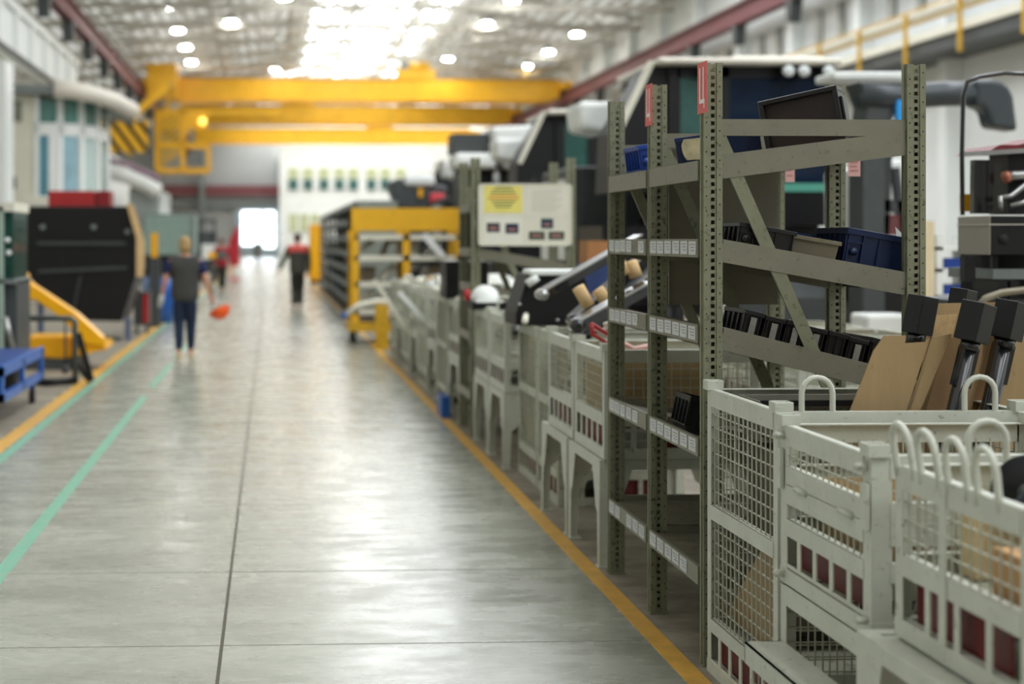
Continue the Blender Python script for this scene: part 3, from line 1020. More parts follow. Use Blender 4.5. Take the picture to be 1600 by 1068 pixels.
# crate 3: short ringed crate on a stand at the right edge
c3s = crate_stand(1.62, 2.60, 3.22, 4.10, .60, 'pale steel stand carrying the ringed crate at the right edge', group=None)
c3 = mesh_crate(1.70, 2.52, 3.30, 4.03, .605, 1.07, 'short crate with lifting rings along its rim, nearest of the row',
                rails=[(.775, .83)], slats=[.645, .775], mid_post=[3.73],
                rings=[('y', 1.70, 3.97, -.15), ('y', 1.70, 3.815, -.15), ('y', 1.70, 3.66, -.1), ('y', 1.70, 3.50, -.1), ('x', 1.95, 4.02, 0)], cups=False, slat_pitch=.3)

# the row beyond the rack
def upper_crate(x0, x1, y0, y1, zb, label, **k):
    return mesh_crate(x0, x1, y0, y1, zb, zb + .56, label, rails=[(zb + .17, zb + .235)], slats=[zb + .05, zb + .17], **k)


G = 'wire crates along the aisle beyond the rack'
SG = 'steel stands under the crates'
row = []
crate_stand(1.68, 2.52, 7.64, 8.44, .55, 'pale stand with wedge shaped legs, just beyond the rack')
upper_crate(1.70, 2.50, 7.62, 8.36, .555, 'wire crate holding kraft coloured parts, first beyond the rack', group=G)
crate_stand(1.68, 2.52, 8.50, 9.30, .55, 'pale stand with wedge shaped legs, second beyond the rack')
upper_crate(1.70, 2.50, 8.42, 9.16, .555, 'wire crate with dark parts, on the second stand beyond the rack', group=G)
mesh_crate(1.80, 2.60, 9.38, 10.10, 0, 1.08, 'tall wire crate standing on the floor beyond the two stands', rails=[(.60, .66), (.17, .23)], slats=[.05, .17], group=G, cups=False, mtl=M_CRATE2)
mesh_crate(1.80, 2.60, 10.14, 10.88, 0, 1.08, 'second tall wire crate on the floor, set back from the line', rails=[(.60, .66), (.17, .23)], slats=[.05, .17], group=G, cups=False, mtl=M_CRATE2)
crate_stand(1.70, 2.52, 10.96, 11.74, .55, 'pale stand before the notice board rack, the nearer of two')
upper_crate(1.71, 2.51, 10.96, 11.72, .555, 'crate with one lifting ring, nearer one in front of the notice board rack', group=G,
            rings=[('x', 1.87, 10.975, 0)])
crate_stand(1.70, 2.52, 11.80, 12.58, .55, 'pale stand right at the notice board rack, the farther of two')
upper_crate(1.71, 2.51, 11.80, 12.56, .555, 'crate with two lifting rings at the foot of the notice board rack', group=G, rings=[('x', 1.84, 11.815, 0), ('x', 1.84, 12.545, 0)])
far_names = ['first', 'second', 'third', 'fourth', 'fifth', 'sixth', 'seventh', 'eighth']
k = 0
for i in range(8):
    y0 = 13.72 + i * 1.0
    if i % 2 == 0:
        crate_stand(1.72, 2.55, y0, y0 + .86, .55, 'blurred pale stand, %s place beyond the notice board rack' % far_names[i], group=SG)
        upper_crate(1.72, 2.55, y0, y0 + .86, .555, 'blurred crate on a stand, %s place beyond the notice board rack' % far_names[i], group=G, cups=False)
    else:
        mesh_crate(1.72, 2.55, y0, y0 + .86, 0, 1.12, 'blurred tall crate, %s place beyond the notice board rack' % far_names[i], rails=[(.60, .66), (.17, .23)], slats=[.05, .17], group=G, cups=False, mtl=M_CRATE2)

# second row of crates behind the first, seen between its legs and through the rack
G2 = 'crates of the second row'
for i, y0 in enumerate((4.6, 5.6, 9.4, 10.4)):
    x0 = 3.35
    crate_stand(x0, x0 + .84, y0, y0 + .84, .50, 'pale stand in the second row, %s from the front' % far_names[i] if i else 'pale stand in the second row, nearest', group='stands of the second row')
    upper_crate(x0, x0 + .84, y0 + .02, y0 + .80, .505, 'crate in the second row, %s from the front' % far_names[i] if i else 'crate in the second row, nearest', group=G2, cups=False)
# ------------------------------------------------------------------ bins and goods on the rack
def bin_box(x, y, z, w, l, h, m, label, slope=0.0, ribs=True, label_m=None, group=None, frame=True, name='storage_bin', rz=0.0, window=None):
    """container with its base centre at x,y,z, tilted with the shelf (slope = dz/dx)"""
    t = thing(name, (x, y, z), label, 'bin', group)
    x0, x1, y0, y1 = x - w / 2, x + w / 2, y - l / 2, y + l / 2
    mb = MB().open_box(x0 + .008, x1 - .008, y0 + .008, y1 - .008, z, z + h, .004, taper=.008)
    if ribs:
        n = max(2, int(w / .06))
        for i in range(n + 1):
            xx = x0 + .012 + (w - .024) * i / n
            mb.bb(xx - .002, xx + .002, y0 + .002, y0 + .014, z + h * .18, z + h * .86)
        n = max(2, int(l / .06))
        for i in range(n + 1):
            yy = y0 + .012 + (l - .024) * i / n
            mb.bb(x0 + .002, x0 + .014, yy - .002, yy + .002, z + h * .18, z + h * .86)
        mb.bb(x0 + .003, x1 - .003, y0 + .003, y0 + .012, z + h * .16, z + h * .2)
        mb.bb(x0 + .003, x0 + .012, y0 + .003, y1 - .003, z + h * .16, z + h * .2)
    mb.build('body', m, t)
    mb = MB()
    for (a, b, c, d) in ((x0, x1, y0, y0 + .012), (x0, x1, y1 - .012, y1), (x0, x0 + .012, y0 + .012, y1 - .012), (x1 - .012, x1, y0 + .012, y1 - .012)):
        mb.bb(a, b, c, d, z + h * .86, z + h + .002)
    mb.build('rim', m, t, bevel=.0015)
    if frame and w > .15:
        mb = MB()
        mb.tube([(x0 + w * .14, y0 - .003, z + h * .45), (x0 + w * .14, y0 + .006, z + h * .45)], .016, 12)
        mb.bb(x0 + w * .25, x0 + w * .25 + .005, y0 - .002, y0 + .006, z + h * .15, z + h * .9)
        mb.bb(x0 + .006, x0 + w * .25, y0 - .002, y0 + .006, z + h * .66, z + h * .69)
        mb.build('handle_grip', m, t)
    if label_m:
        MB().bb(x0 + w * .35, x0 + w * .35 + min(.03, w * .3), y0 - .0015, y0 + .0005, z + h * .12, z + h * .8).build('label_strip', label_m, t)
    if window:
        u0, u1, v0, v1, wm = window
        mb = MB()
        P = []
        for k in range(14):
            a = 2 * math.pi * k / 14
            rr = 1 + random.uniform(-.08, .08)
            P.append((x0 + w * ((u0 + u1) / 2 + (u1 - u0) / 2 * max(-1, min(1, 1.25 * math.cos(a))) * rr), z + h * ((v0 + v1) / 2 + (v1 - v0) / 2 * max(-1, min(1, 1.25 * math.sin(a))) * rr)))
        mb.prism(P, 1, y0 - .002, y0 + .001)
        mb.build('taped_label', wm, t)
    t.rotation_euler = (0, -math.atan(slope), rz)
    return t


def shelf_z(zf, zr, x): return zf + (x - 1.70) * (zr - zf) / .815 - .009


L1, L2, L3, L4 = (1.985, 2.09), (1.675, 1.53), (1.335, 1.13), (.885, .70)


def sl(L): return (L[1] - L[0]) / .815


M_OLDTAPE = mat('yellowed taped label', (186, 174, 138), .5, var=.25, scale=20, dirt=(120, 100, 60), dirt_amt=.6, dirt_scale=40)
t = thing('storage_bin', (2.20, 6.07, shelf_z(*L1, 2.20) + .004), 'brown black bin lying on its side on the top shelf of the sharp rack', 'bin')
xx, yy_, zz_ = t.location
mb = MB()
mb.bb(xx - .16, xx + .16, yy_ - .05, yy_ + .07, zz_, zz_ + .02); mb.bb(xx - .16, xx + .16, yy_ - .05, yy_ + .07, zz_ + .215, zz_ + .235)
mb.bb(xx - .16, xx - .14, yy_ - .05, yy_ + .07, zz_ + .02, zz_ + .215); mb.bb(xx + .14, xx + .16, yy_ - .05, yy_ + .07, zz_ + .02, zz_ + .215)
mb.build('rim', M_BLACKP, t, bevel=.004)
MB().bb(xx - .14, xx + .14, yy_ - .02, yy_ + .06, zz_ + .02, zz_ + .215).build('inner_floor', M_BROWNP, t)
MB().bb(xx + .16, xx + .172, yy_ - .03, yy_ + .05, zz_ + .05, zz_ + .19).build('handle', M_BLACKP, t, bevel=.004)
t.rotation_euler = (0, -R(10), R(-32))
b = bin_box(1.925, 6.36, shelf_z(*L1, 1.925) + .002, .36, .18, .125, M_BLUEBIN, 'navy bin with a torn taped label behind the front post, top shelf', slope=sl(L1), frame=False,
            window=(.08, .38, .2, .92, M_OLDTAPE), rz=R(-17))
bin_box(1.86, 7.2, shelf_z(*L1, 1.86) + .002, .22, .3, .14, M_BLUEBIN2, 'small blue bin on the top shelf of the farther bay', slope=sl(L1))
# second shelf
bin_box(1.955, 6.02, shelf_z(*L2, 1.955) + .003, .235, .26, .105, M_BLACKP, 'low black bin behind the diagonal brace, second shelf', slope=sl(L2))
bin_box(2.185, 6.06, shelf_z(*L2, 2.185) + .003, .215, .26, .105, M_BEIGEP, 'worn beige bin in the middle of the second shelf', slope=sl(L2), ribs=False, frame=False, rz=R(-14))
bin_box(2.32, 6.42, shelf_z(*L2, 2.32) + .003, .24, .26, .13, M_BLUEBIN2, 'blue bin standing behind the beige one, second shelf', slope=sl(L2))
bn = bin_box(2.42, 6.12, shelf_z(*L2, 2.42) + .003, .275, .36, .165, M_BLUEBIN, 'large navy ribbed bin at the rear post, second shelf', slope=sl(L2))
mb = MB().prism([(2.40, 1.70), (2.52, 1.64), (2.50, 1.60), (2.41, 1.60)], 1, 5.995, 5.998)
mb2 = MB()
P = [at(1399, 354, 6.1), at(1428, 384, 6.1), at(1428, 402, 6.1), at(1404, 402, 6.1)]
mb2.prism([(p.x, p.z) for p in P], 1, 6.10, 6.103)
tag(mb2.build('paper_sheet', M_TAG), 'white paper corner sticking out of the large navy bin', 'paper')
P = [at(1330, 372, 6.2), at(1332, 365, 6.2), at(1400, 381, 6.2), at(1400, 388, 6.2)]
# third shelf: narrow black bins with grey label strips
M_STRIP = mat('grey label strip', (118, 116, 108), .6, var=.15, scale=40)
xs = 1.845
names = ['first narrow black bin from the front post', 'second narrow black bin from the front post', 'third narrow black bin on the third shelf',
         'fourth narrow black bin, just behind the brace', 'fifth narrow black bin past the brace', 'sixth narrow black bin past the brace']
for i in range(6):
    w = .082
    bin_box(xs + w / 2, 6.01, shelf_z(*L3, xs + w / 2) + .003, w, .28, .115 - .004 * (i % 2), M_BLACKP, names[i] + ', third shelf', slope=sl(L3), ribs=True,
            label_m=M_STRIP if i != 4 else None, frame=False, group='narrow black bins on the third shelf')
    xs += w + .002
bin_box(2.445, 6.03, shelf_z(*L3, 2.445) + .003, .19, .32, .13, M_BLACKP, 'wider black ribbed bin at the low end of the third shelf', slope=sl(L3))
bin_box(1.80, 6.40, shelf_z(*L4, 1.80) + .003, .13, .24, .15, M_BLACKP, 'black bin on the fourth shelf behind the front post', slope=sl(L4))
# folded papers etc on rack two
bin_box(2.12, 13.1, 1.985 + .05, .5, .3, .13, M_BLACKP, 'dark tray lying above the notice board', slope=.129, ribs=False)
bin_box(1.9, 13.15, 1.585, .3, .3, .2, M_BLUEBIN, 'dark blue bin on the rack behind the notice board', slope=-.17)
bin_box(2.25, 13.1, .80, .34, .34, .2, mat('bright blue bin', (22, 96, 150), .4, var=.05), 'bright blue bin low on the notice board rack', slope=-.227)
MB_ = MB().bb(1.80, 1.94, 13.0, 13.2, 1.272, 1.38)


# ------------------------------------------------------------------ goods in the near crates
def sheet(P, th=.006, name='cardboard_sheet', m=None, label='', cat='cardboard', group=None, xcrease=None):
    """corrugated sheet whose outline is a list of world points (x,y,z), thickened along y"""
    n = len(P)
    V = [(p[0], p[1], p[2]) for p in P] + [(p[0], p[1] + th, p[2]) for p in P]
    Fc = [tuple(range(n)), tuple(range(2 * n - 1, n - 1, -1))]
    mb = MB(); mb.add(V, Fc)
    mb.slot(1); b0 = len(mb.v)
    mb.add(V, [(i, i + n, (i + 1) % n + n, (i + 1) % n) for i in range(n)])
    o = mb.build(name, [m or M_KRAFT, M_KRAFTD])
    return tag(o, label, cat, group)


def ext(pa, pb, z):
    """continue the line pa->pb down to height z"""
    k = (z - pb.z) / (pb.z - pa.z)
    return Vector((pb.x + (pb.x - pa.x) * k, pb.y, z))


ztop = 1.0
# front sheet, creased: left facet + right facet
Y1 = 5.10
a = [at(1365, 548, Y1), at(1382, 524, Y1), at(1416, 524, Y1), at(1414, 536, Y1), at(1446, 534, Y1), at(1452, 529, Y1)]
bl = at(1325, 650, Y1); br = at(1414, 650, Y1)
P = a + [ext(a[-1], br, .55), ext(a[0], bl, .55)]
sheet(P, label='front kraft cardboard sheet with torn top edge in the tall crate')
a2 = [at(1455, 531, Y1 + .012), at(1460, 526, Y1 + .012), at(1488, 521, Y1 + .012)]
br2 = at(1434, 650, Y1 + .012); bl2 = at(1416, 650, Y1 + .012)
P = a2 + [ext(a2[-1], br2, .55), ext(a2[0], bl2, .55)]
sheet(P, label='narrow kraft flap beside the front cardboard sheet')
Y2 = 5.30
P = [at(1462, 478, Y2), at(1478, 470, Y2), at(1556, 473, Y2), at(1550, 500, Y2), at(1512, 640, Y2)]
P = [at(1458, 474, Y2), at(1560, 472, Y2), ext(at(1560, 472, Y2), at(1515, 650, Y2), .5), ext(at(1458, 474, Y2), at(1412, 650, Y2), .5)]
sheet(P, label='tall kraft sheet standing behind the black columns, taped at its top')
P = [at(1463, 492, Y2 - .01), at(1496, 490, Y2 - .01), at(1488, 525, Y2 - .01), at(1455, 527, Y2 - .01)]
sheet(P, th=.004, m=mat('creased kraft', (196, 164, 116), .8, var=.2, scale=30, bump=.3), label='lighter torn kraft strip hanging on the tall sheet')
P = [at(1488, 560, 5.18), at(1508, 545, 5.18), at(1496, 650, 5.18), at(1434, 650, 5.18), at(1440, 640, 5.18)]
P = [at(1478, 528, 5.20), at(1538, 520, 5.20), at(1534, 560, 5.20), ext(at(1534, 560, 5.2), at(1508, 650, 5.20), .5), ext(at(1478, 528, 5.2), at(1445, 650, 5.2), .5)]
sheet(P, label='inner kraft sheet between the front sheet and the tilted column', m=mat('cardboard brown', (140, 110, 74), .8, var=.12))
P = [at(1585, 490, 5.36), at(1625, 480, 5.36), ext(at(1625, 480, 5.36), at(1600, 650, 5.36), .5), ext(at(1585, 490, 5.36), at(1552, 650, 5.36), .5)]
sheet(P, label='kraft sheet at the right edge behind the farther column')
P = [at(1536, 520, 5.32), at(1560, 520, 5.32), at(1562, 545, 5.32), ext(at(1562, 545, 5.32), at(1525, 650, 5.32), .5), ext(at(1536, 520, 5.32), at(1500, 650, 5.32), .5)]
sheet(P, label='narrow orange brown sheet between the two black columns', m=mat('cardboard orange brown', (158, 120, 80), .8, var=.12))
# sheets inside, seen through the wire
V = [Vector((1.80, Y_of(1135, 1.80), .20)), Vector((1.80, Y_of(1222, 1.80), .20)), Vector((1.80, Y_of(1222, 1.80), .62)), Vector((1.80, Y_of(1200, 1.80), .60))]
mb = MB().prism([(v.y, v.z) for v in V], 0, 1.80, 1.806)
tag(mb.build('cardboard_sheet', M_KRAFT), 'triangular cardboard seen through the side wire of the tall crate', 'cardboard')


def column_part(cap_px, foot_px, Y, w, label, yaw=35, cap_h=.15, r=.026):
    c = at(cap_px[0], cap_px[1], Y); f = at(foot_px[0], foot_px[1], Y)
    d = (f - c).normalized()
    foot = c + d * ((c.z - .25) / -d.z)
    t = thing('column_part', foot, label, 'machine part', 'black columns with square heads')
    zax = -d
    # head: square block aligned with the column
    Rm = Vector((0, 0, 1)).rotation_difference(zax).to_matrix() @ Euler((0, 0, R(yaw))).to_matrix()
    mb = MB()
    hw = w / 2
    base = c - zax * cap_h / 2
    pts = []
    for zz_, s in ((0, 1), (cap_h, 1)):
        for (i, j) in ((-1, -1), (1, -1), (1, 1), (-1, 1)):
            pts.append(base + Rm @ Vector((i * hw * s, j * hw * s * .8, zz_)))
    mb.add(pts, [(0, 3, 2, 1), (4, 5, 6, 7), (0, 1, 5, 4), (1, 2, 6, 5), (2, 3, 7, 6), (3, 0, 4, 7)])
    mb.build('head', M_BLKMAT, t, bevel=.003)
    MB().tube([base + d * .0, base + d * .03], r * 1.25, 14).build('collar', M_BLKM, t)
    MB().tube([base, base + d * .35, foot], r, 16).build('tube', M_BLKM, t)
    MB().bar(base + d * .02, base + d * .16, r * 2.3, r * 1.3, up=(0, 1, 0)).build('bracket', M_BLKM, t)
    return t


column_part((1438, 492), (1418, 600), 5.22, .085, 'black column head left of the tall cardboard, behind the front sheet', yaw=28, cap_h=.135)
column_part((1524, 503), (1489, 650), 5.06, .10, 'black tilted column with square head in front of the tall cardboard', yaw=38, cap_h=.135)
column_part((1577, 500), (1543, 650), 5.24, .10, 'black column with square head at the right of the brown sheet', yaw=38, cap_h=.135, r=.03)
column_part((1503, 472), (1480, 600), 5.55, .085, 'farthest black column head, peeping over the tall cardboard', yaw=38, cap_h=.10)

# grey steel tray with black rim at the back of crate 1
t = bin_box(2.08, 5.60, .93, .56, .28, .15, mat('grey steel tray', (112, 110, 98), .5, .2, .1), 'grey tray with black edge at the back of the tall crate', ribs=True, frame=False, name='steel_tray')
MB().bb(1.80, 2.36, 5.452, 5.470, 1.068, 1.088).build('edge_strip', M_BLKMAT, None)
e = [o for o in COL.objects if o.name.startswith('edge_strip')][-1]
tag(e, 'black rubber strip lying along the front edge of the grey tray', 'rubber strip')
tag(MB().bb(1.86, 2.40, 5.44, 5.75, .24, .90).build('packing_box', mat('packing grey brown', (98, 92, 78), .8, var=.15), bevel=.004), 'grey brown packing box deep inside the tall crate, under the tray', 'box')

# crate 2: folded cardboard, pale sheet in place of a light patch, black castings in the lower crate
mb = MB().open_box(1.80, 2.40, 4.28, 4.86, .72, .90, .006)
tag(mb.build('cardboard_box', M_KRAFT), 'open kraft box inside the upper hinged crate', 'box')
tag(MB().bb(1.99, 2.45, 4.24, 4.246, .72, 1.03).build('paper_sheet', mat('cream light sheet', (236, 226, 204), .6, var=.05)), 'cream light sheet standing in for a bright patch of light inside the hinged crate', 'paper')  # pale sheet added where a patch of light shows through
for i, (x, y, z, r, l) in enumerate(((1.95, 4.45, .13, .07, .3), (2.1, 4.62, .16, .1, .25), (1.9, 4.75, .12, .06, .3), (2.3, 4.4, .14, .08, .3))):
    t = thing('casting', (x, y, .06), ['small black cast elbow in the lower open crate', 'large black flanged casting in the lower open crate',
              'black casting at the far corner of the lower open crate', 'black casting at the back of the lower open crate'][i], 'machine part', 'black castings in the open crate')
    MB().tube([(x - l / 3, y, z), (x, y + .02, z + .03), (x + l / 3, y + .06, z + .10)], [r * .6, r * .75, r * .5], 12).build('pipe', M_BLKM, t)
    MB().tube([(x - l / 3 - .01, y, z - .003), (x - l / 3 + .01, y, z)], r, 14).build('flange', M_BLKM, t)
tag(MB().bar((2.44, 4.26, .45), (2.44, 4.84, .12), .16, .012).build('cardboard_sheet', M_KRAFT), 'cardboard lid leaning in the lower open crate', 'cardboard')

# crate 3 goods
t = thing('pulley_wheel', (1.98, 3.80, .80), 'black round pulley edge showing between the lifting rings', 'pulley')
MB().tube([(1.97, 3.82, 1.02), (1.99, 3.85, 1.02)], .10, 28).build('disc', M_BLKMAT, t)
MB().tube([(1.95, 3.80, 1.02), (1.99, 3.82, 1.02)], .03, 14).build('hub', M_STEEL, t)
MB().tube([(1.98, 3.83, .93), (1.98, 3.83, .80)], .03, 8).build('foot', M_BLKMAT, t)
t = thing('hydraulic_valve', (2.12, 3.55, .80), 'black hydraulic block with bright bolts lying in the nearest crate', 'machine part')
MB().bb(1.98, 2.30, 3.56, 3.78, .80, 1.05).build('block', M_BLKM, t, bevel=.01)
mb = MB()
for (x, z) in ((2.02, 1.0), (2.10, .97), (2.05, .9)):
    mb.tube([(x, 3.55, z), (x, 3.565, z)], .014, 6)
mb.build('bolt_heads', M_STEEL, t)
MB().tube([(1.84, 3.68, .98), (1.90, 3.66, 1.06), (2.0, 3.62, 1.08), (2.12, 3.58, 1.05), (2.2, 3.5, .95)], .02, 12).build('pipe', mat('blue black pipe', (44, 54, 66), .25, .3, .1), t)
MB().bar((2.12, 3.70, 1.05), (2.24, 3.72, 1.30), .03, .06).build('lever', M_DGREY, t)
mb = MB().bb(1.76, 2.2, 3.36, 3.60, .78, .93)
tag(mb.build('cardboard_box', mat('cardboard tan', (190, 148, 100), .8, var=.12), bevel=.003), 'tan cardboard carton low in the nearest crate', 'box')
tag(MB().bb(1.86, 2.3, 3.90, 3.98, .78, .98).build('timber_block', mat('pine block', (226, 200, 150), .7, var=.1)), 'pale timber block in the nearest crate', 'timber')
tag(MB().bb(2.0, 2.46, 3.36, 3.8, .60 - .0, .602).build('paper_sheet', M_TAG), 'sheet on the table of the nearest crate', 'paper') if False else None


# ------------------------------------------------------------------ goods on the crates beyond the rack
def bars(name, label, cat, group, segs, m, r=.02, n=8):
    mb = MB()
    for s in segs: mb.tube(s, r, n)
    return tag(mb.build(name, m), label, cat, group)


# black housing with white top edge
t = thing('machine_housing', (2.1, 10.55, 1.02), 'large black housing with a white top edge on the crates beyond the rack', 'machine part')
Yh = 10.35
P = [at(826, 428, Yh), at(912, 428, Yh), at(932, 508, Yh), at(806, 508, Yh), at(806, 490, Yh)]
mb = MB(); mb.prism([(p.x, p.z) for p in P], 1, Yh, Yh + .5); mb.build('body', M_BLKMAT, t)
a, b_ = at(826, 430, Yh), at(914, 430, Yh)
MB().bar((a.x, Yh + .1, a.z + .02), (b_.x, Yh + .1, b_.z + .02), .30, .04).build('top_edge', M_WHITE, t, bevel=.012)
p_ = at(836, 437, Yh - .05)
MB().tube([(p_.x - .05, Yh - .03, p_.z - .03), (p_.x + .02, Yh - .03, p_.z + .02)], .03, 10).build('corner_pad', M_WHITE, t)
for px, py in ((871, 500), (812, 475)):
    p_ = at(px, py, Yh - .01); MB().tube([(p_.x, Yh - .02, p_.z), (p_.x, Yh, p_.z)], .012, 8).build('bolt', M_STEEL, t)
p0, p1 = at(820, 502, 9.9), at(842, 497, 9.9)
bars('rod_end', 'pale rod end poking out of the black housing', 'machine part', None, [[p0, p1 + Vector((0, .5, 0))]], M_CREAM, .022)
# long lever arms
SEG = [((846, 460), (1000, 372), 9.0, .026, M_BLKM, 'upper black arm with a bright edge rising to the right', True),
       ((896, 500), (1010, 400), 9.15, .03, M_BLKM, 'second black arm rising behind the rack post', False),
       ((905, 525), (1030, 420), 8.7, .035, M_BLKM, 'third black arm rising behind the rack post', False),
       ((900, 508), (1015, 446), 8.42, .03, M_BLKM, 'lowest black arm lying on the crates', False)]
for (a, b_, Y, w, m, lab, knob) in SEG:
    pa, pb = at(*a, Y), at(*b_, Y + .25)
    t = thing('lever_arm', pa, lab + ' beyond the rack', 'machine part', 'black lever arms on the crates')
    MB().bar(pa, pb, .10, w * 2.0).build('arm', m, t)
    MB().bar(pa + Vector((0, -.052, w * .8)), pb + Vector((0, -.052, w * .8)), .01, .012).build('bright_edge', M_STEEL, t)
    MB().tube([pa + Vector((0, -.08, 0)), pa + Vector((0, .06, 0))], w * 1.3, 14).build('eye', M_STEEL if knob else M_BLKM, t)
for i, (px0, py0, px1, py1) in enumerate(((903, 448, 920, 478), (934, 452, 947, 470), (962, 402, 978, 428), (985, 408, 994, 432))):
    pa, pb = at(px0, py0, 8.75), at(px1, py1, 8.75)
    o = MB().tube([pa, pb], .038, 10).build('foam_sleeve', M_FOAM)
    tag(o, ['kraft foam sleeve on the upper arms', 'small kraft sleeve between the arms', 'kraft sleeve right behind the rack post', 'slim kraft sleeve beside the rack post'][i], 'packing', 'foam sleeves')
# red tube frame
Yr = 8.0
pts = [at(924, 506, Yr), at(926, 522, Yr), at(965, 546, Yr + .1), at(967, 532, Yr + .1), at(924, 506, Yr)]
bars('welded_guard', 'red and white tube frame lying on the first crate', 'machine part', None, [pts], M_REDM, .012)
pts = [at(930, 512, Yr + .2), at(990, 545, Yr + .2), at(1015, 540, Yr + .2)]
bars('welded_guard', 'pale pink tube behind the red frame', 'machine part', None, [pts], M_SIGNPINK, .014)
pts = [at(944, 508, 8.1), at(956, 504, 8.1), at(968, 512, 8.1)]
bars('bent_pipe', 'short bright bent pipe near the red frame', 'pipe', None, [pts], M_CREAM, .016)
# cardboard carton and blue drum beyond
p0, p1 = at(918, 412, 14.0), at(960, 376, 14.0)
tag(MB().bb(p0.x, p1.x, 14.0, 14.4, p0.z, p1.z).build('cardboard_box', mat('orange kraft', (176, 122, 76), .8, var=.08)), 'orange brown carton behind the black arms', 'box')
p0, p1 = at(914, 470, 13.98), at(962, 412, 13.98)
tag(MB().bb(p0.x, p1.x, 13.98, 14.4, p0.z, p1.z).build('plastic_crate', mat('slate blue crate', (40, 60, 110), .5, var=.2, scale=5)), 'slate blue crate beneath the orange brown carton', 'crate')
tag(MB().bb(p0.x, p1.x, 13.98, 14.4, .0, p0.z).build('timber_pallet', mat('dark pallet wood', (74, 66, 54), .8, var=.2)), 'dark block of pallets under the slate blue crate', 'pallet')
# white hard hat like dome and cap near rack two
p_ = at(758, 455, 12.3)
t = thing('hard_hat', (p_.x, 12.3, p_.z - .08), 'white hard hat resting by the notice board rack', 'hard hat')
MB().ball((p_.x, 12.3, p_.z - .06), .12, 16, 10, (1, 1.15, .95), zmin=-.1).build('shell', M_WHITE, t)
MB().bb(p_.x - .1, p_.x + .12, 12.1, 12.42, p_.z - .085, p_.z - .07).build('brim', M_WHITE, t)
tag(MB().bb(p_.x - .13, p_.x + .15, 12.12, 12.5, 1.11, p_.z - .082).build('parts_box', M_BLKMAT), 'black box under the white hard hat', 'box')

# black lumps filling the open crates of the row (each a casting)
def casting(x, y, z, s, label, m=M_BLKM, group='loose castings in the crates', kind=0):
    t = thing('casting', (x, y, z), label, 'machine part', group)
    if kind == 0:
        MB().tube([(x - s, y, z + s * .4), (x, y, z + s * .55), (x + s * .7, y + s * .3, z + s * .9)], [s * .35, s * .4, s * .25], 10).build('pipe', m, t)
        MB().tube([(x - s, y - .01, z + s * .4), (x - s * .9, y, z + s * .4)], s * .5, 12).build('flange', m, t)
    elif kind == 1:
        MB().bb(x - s, x + s, y - s * .5, y + s * .5, z, z + s * .6).build('block', m, t, bevel=.01)
        MB().tube([(x, y, z + s * .6), (x, y, z + s * 1.1)], s * .3, 12).build('boss', m, t)
    else:
        MB().bar((x - s, y - s * .3, z + s * .1), (x + s, y + s * .3, z + s * .9), s * .22, s * .4).build('link', m, t)
        MB().tube([(x - s, y - s * .45, z + s * .1), (x - s, y - s * .1, z + s * .12)], s * .28, 12).build('eye', M_STEEL, t)
    return t


WORDS = ['bent', 'flanged', 'forked', 'squat', 'slanting', 'stubby', 'hooked', 'ribbed', 'long', 'twin', 'crooked', 'rounded', 'low', 'tall', 'broad', 'thin']
random.seed(21)
spots = []
for (y0, y1, x0, x1, z, where) in ((7.66, 8.32, 1.8, 2.4, .74, 'in the first crate beyond the rack'), (8.46, 9.12, 1.8, 2.4, .74, 'in the second crate beyond the rack'),
                                   (9.45, 10.0, 1.9, 2.5, .80, 'in the tall floor crate beyond the stands'), (11.0, 11.7, 1.8, 2.4, .90, 'in the ringed crate by the notice board')):
    for i in range(3):
        x = x0 + (x1 - x0) * (.15 + .33 * i); y = y0 + (y1 - y0) * random.uniform(.3, .7)
        mm = [M_BLKM, M_BLKMAT, M_BLKM, M_FOAM, M_DGREY][random.randrange(5)]
        casting(x, y, z, .13, '%s dark casting %s' % (WORDS[(i * 5 + int(y0)) % 16], where), mm, kind=i % 3)
for i, y0 in enumerate((5.6, 9.4, 10.4)):
    for j in range(3):
        mm = [M_BLKM, M_REDM, M_STEEL, M_BLKMAT, M_FOAM, M_TEAL][(i * 3 + j * 2) % 6]
        casting(3.50 + .24 * j, y0 + .4 + .08 * j, .85, .15, '%s part lying in the %s crate of the second row' % (WORDS[(i * 3 + j + 4) % 16], far_names[i + 1]), mm, group='parts in the second row crates', kind=(i + j) % 3)
# kraft liners in the first two crates
tag(MB().bb(1.78, 2.3, 7.68, 7.72, .73, 1.05).build('cardboard_sheet', M_KRAFT), 'kraft liner standing in the first crate beyond the rack', 'cardboard')
tag(MB().bb(1.735, 1.74, 7.72, 8.2, .73, 1.02).build('cardboard_sheet', M_KRAFT), 'kraft liner along the wire of the first crate beyond the rack', 'cardboard')
tag(MB().bb(1.74, 1.745, 8.8, 9.1, .73, 1.04).build('cardboard_sheet', mat('grey board', (160, 150, 126), .8, var=.1)), 'greyish liner in the second crate beyond the rack', 'cardboard')
for (y0, lab) in ((9.42, 'pale packing board in the tall floor crate'), (10.2, 'pale packing board in the set back floor crate')):
    tag(MB().bb(1.85, 1.86, y0, y0 + .6, .25, .95).build('packing_board', mat('pale packing board', (176, 170, 150), .8, var=.1)), lab, 'board')

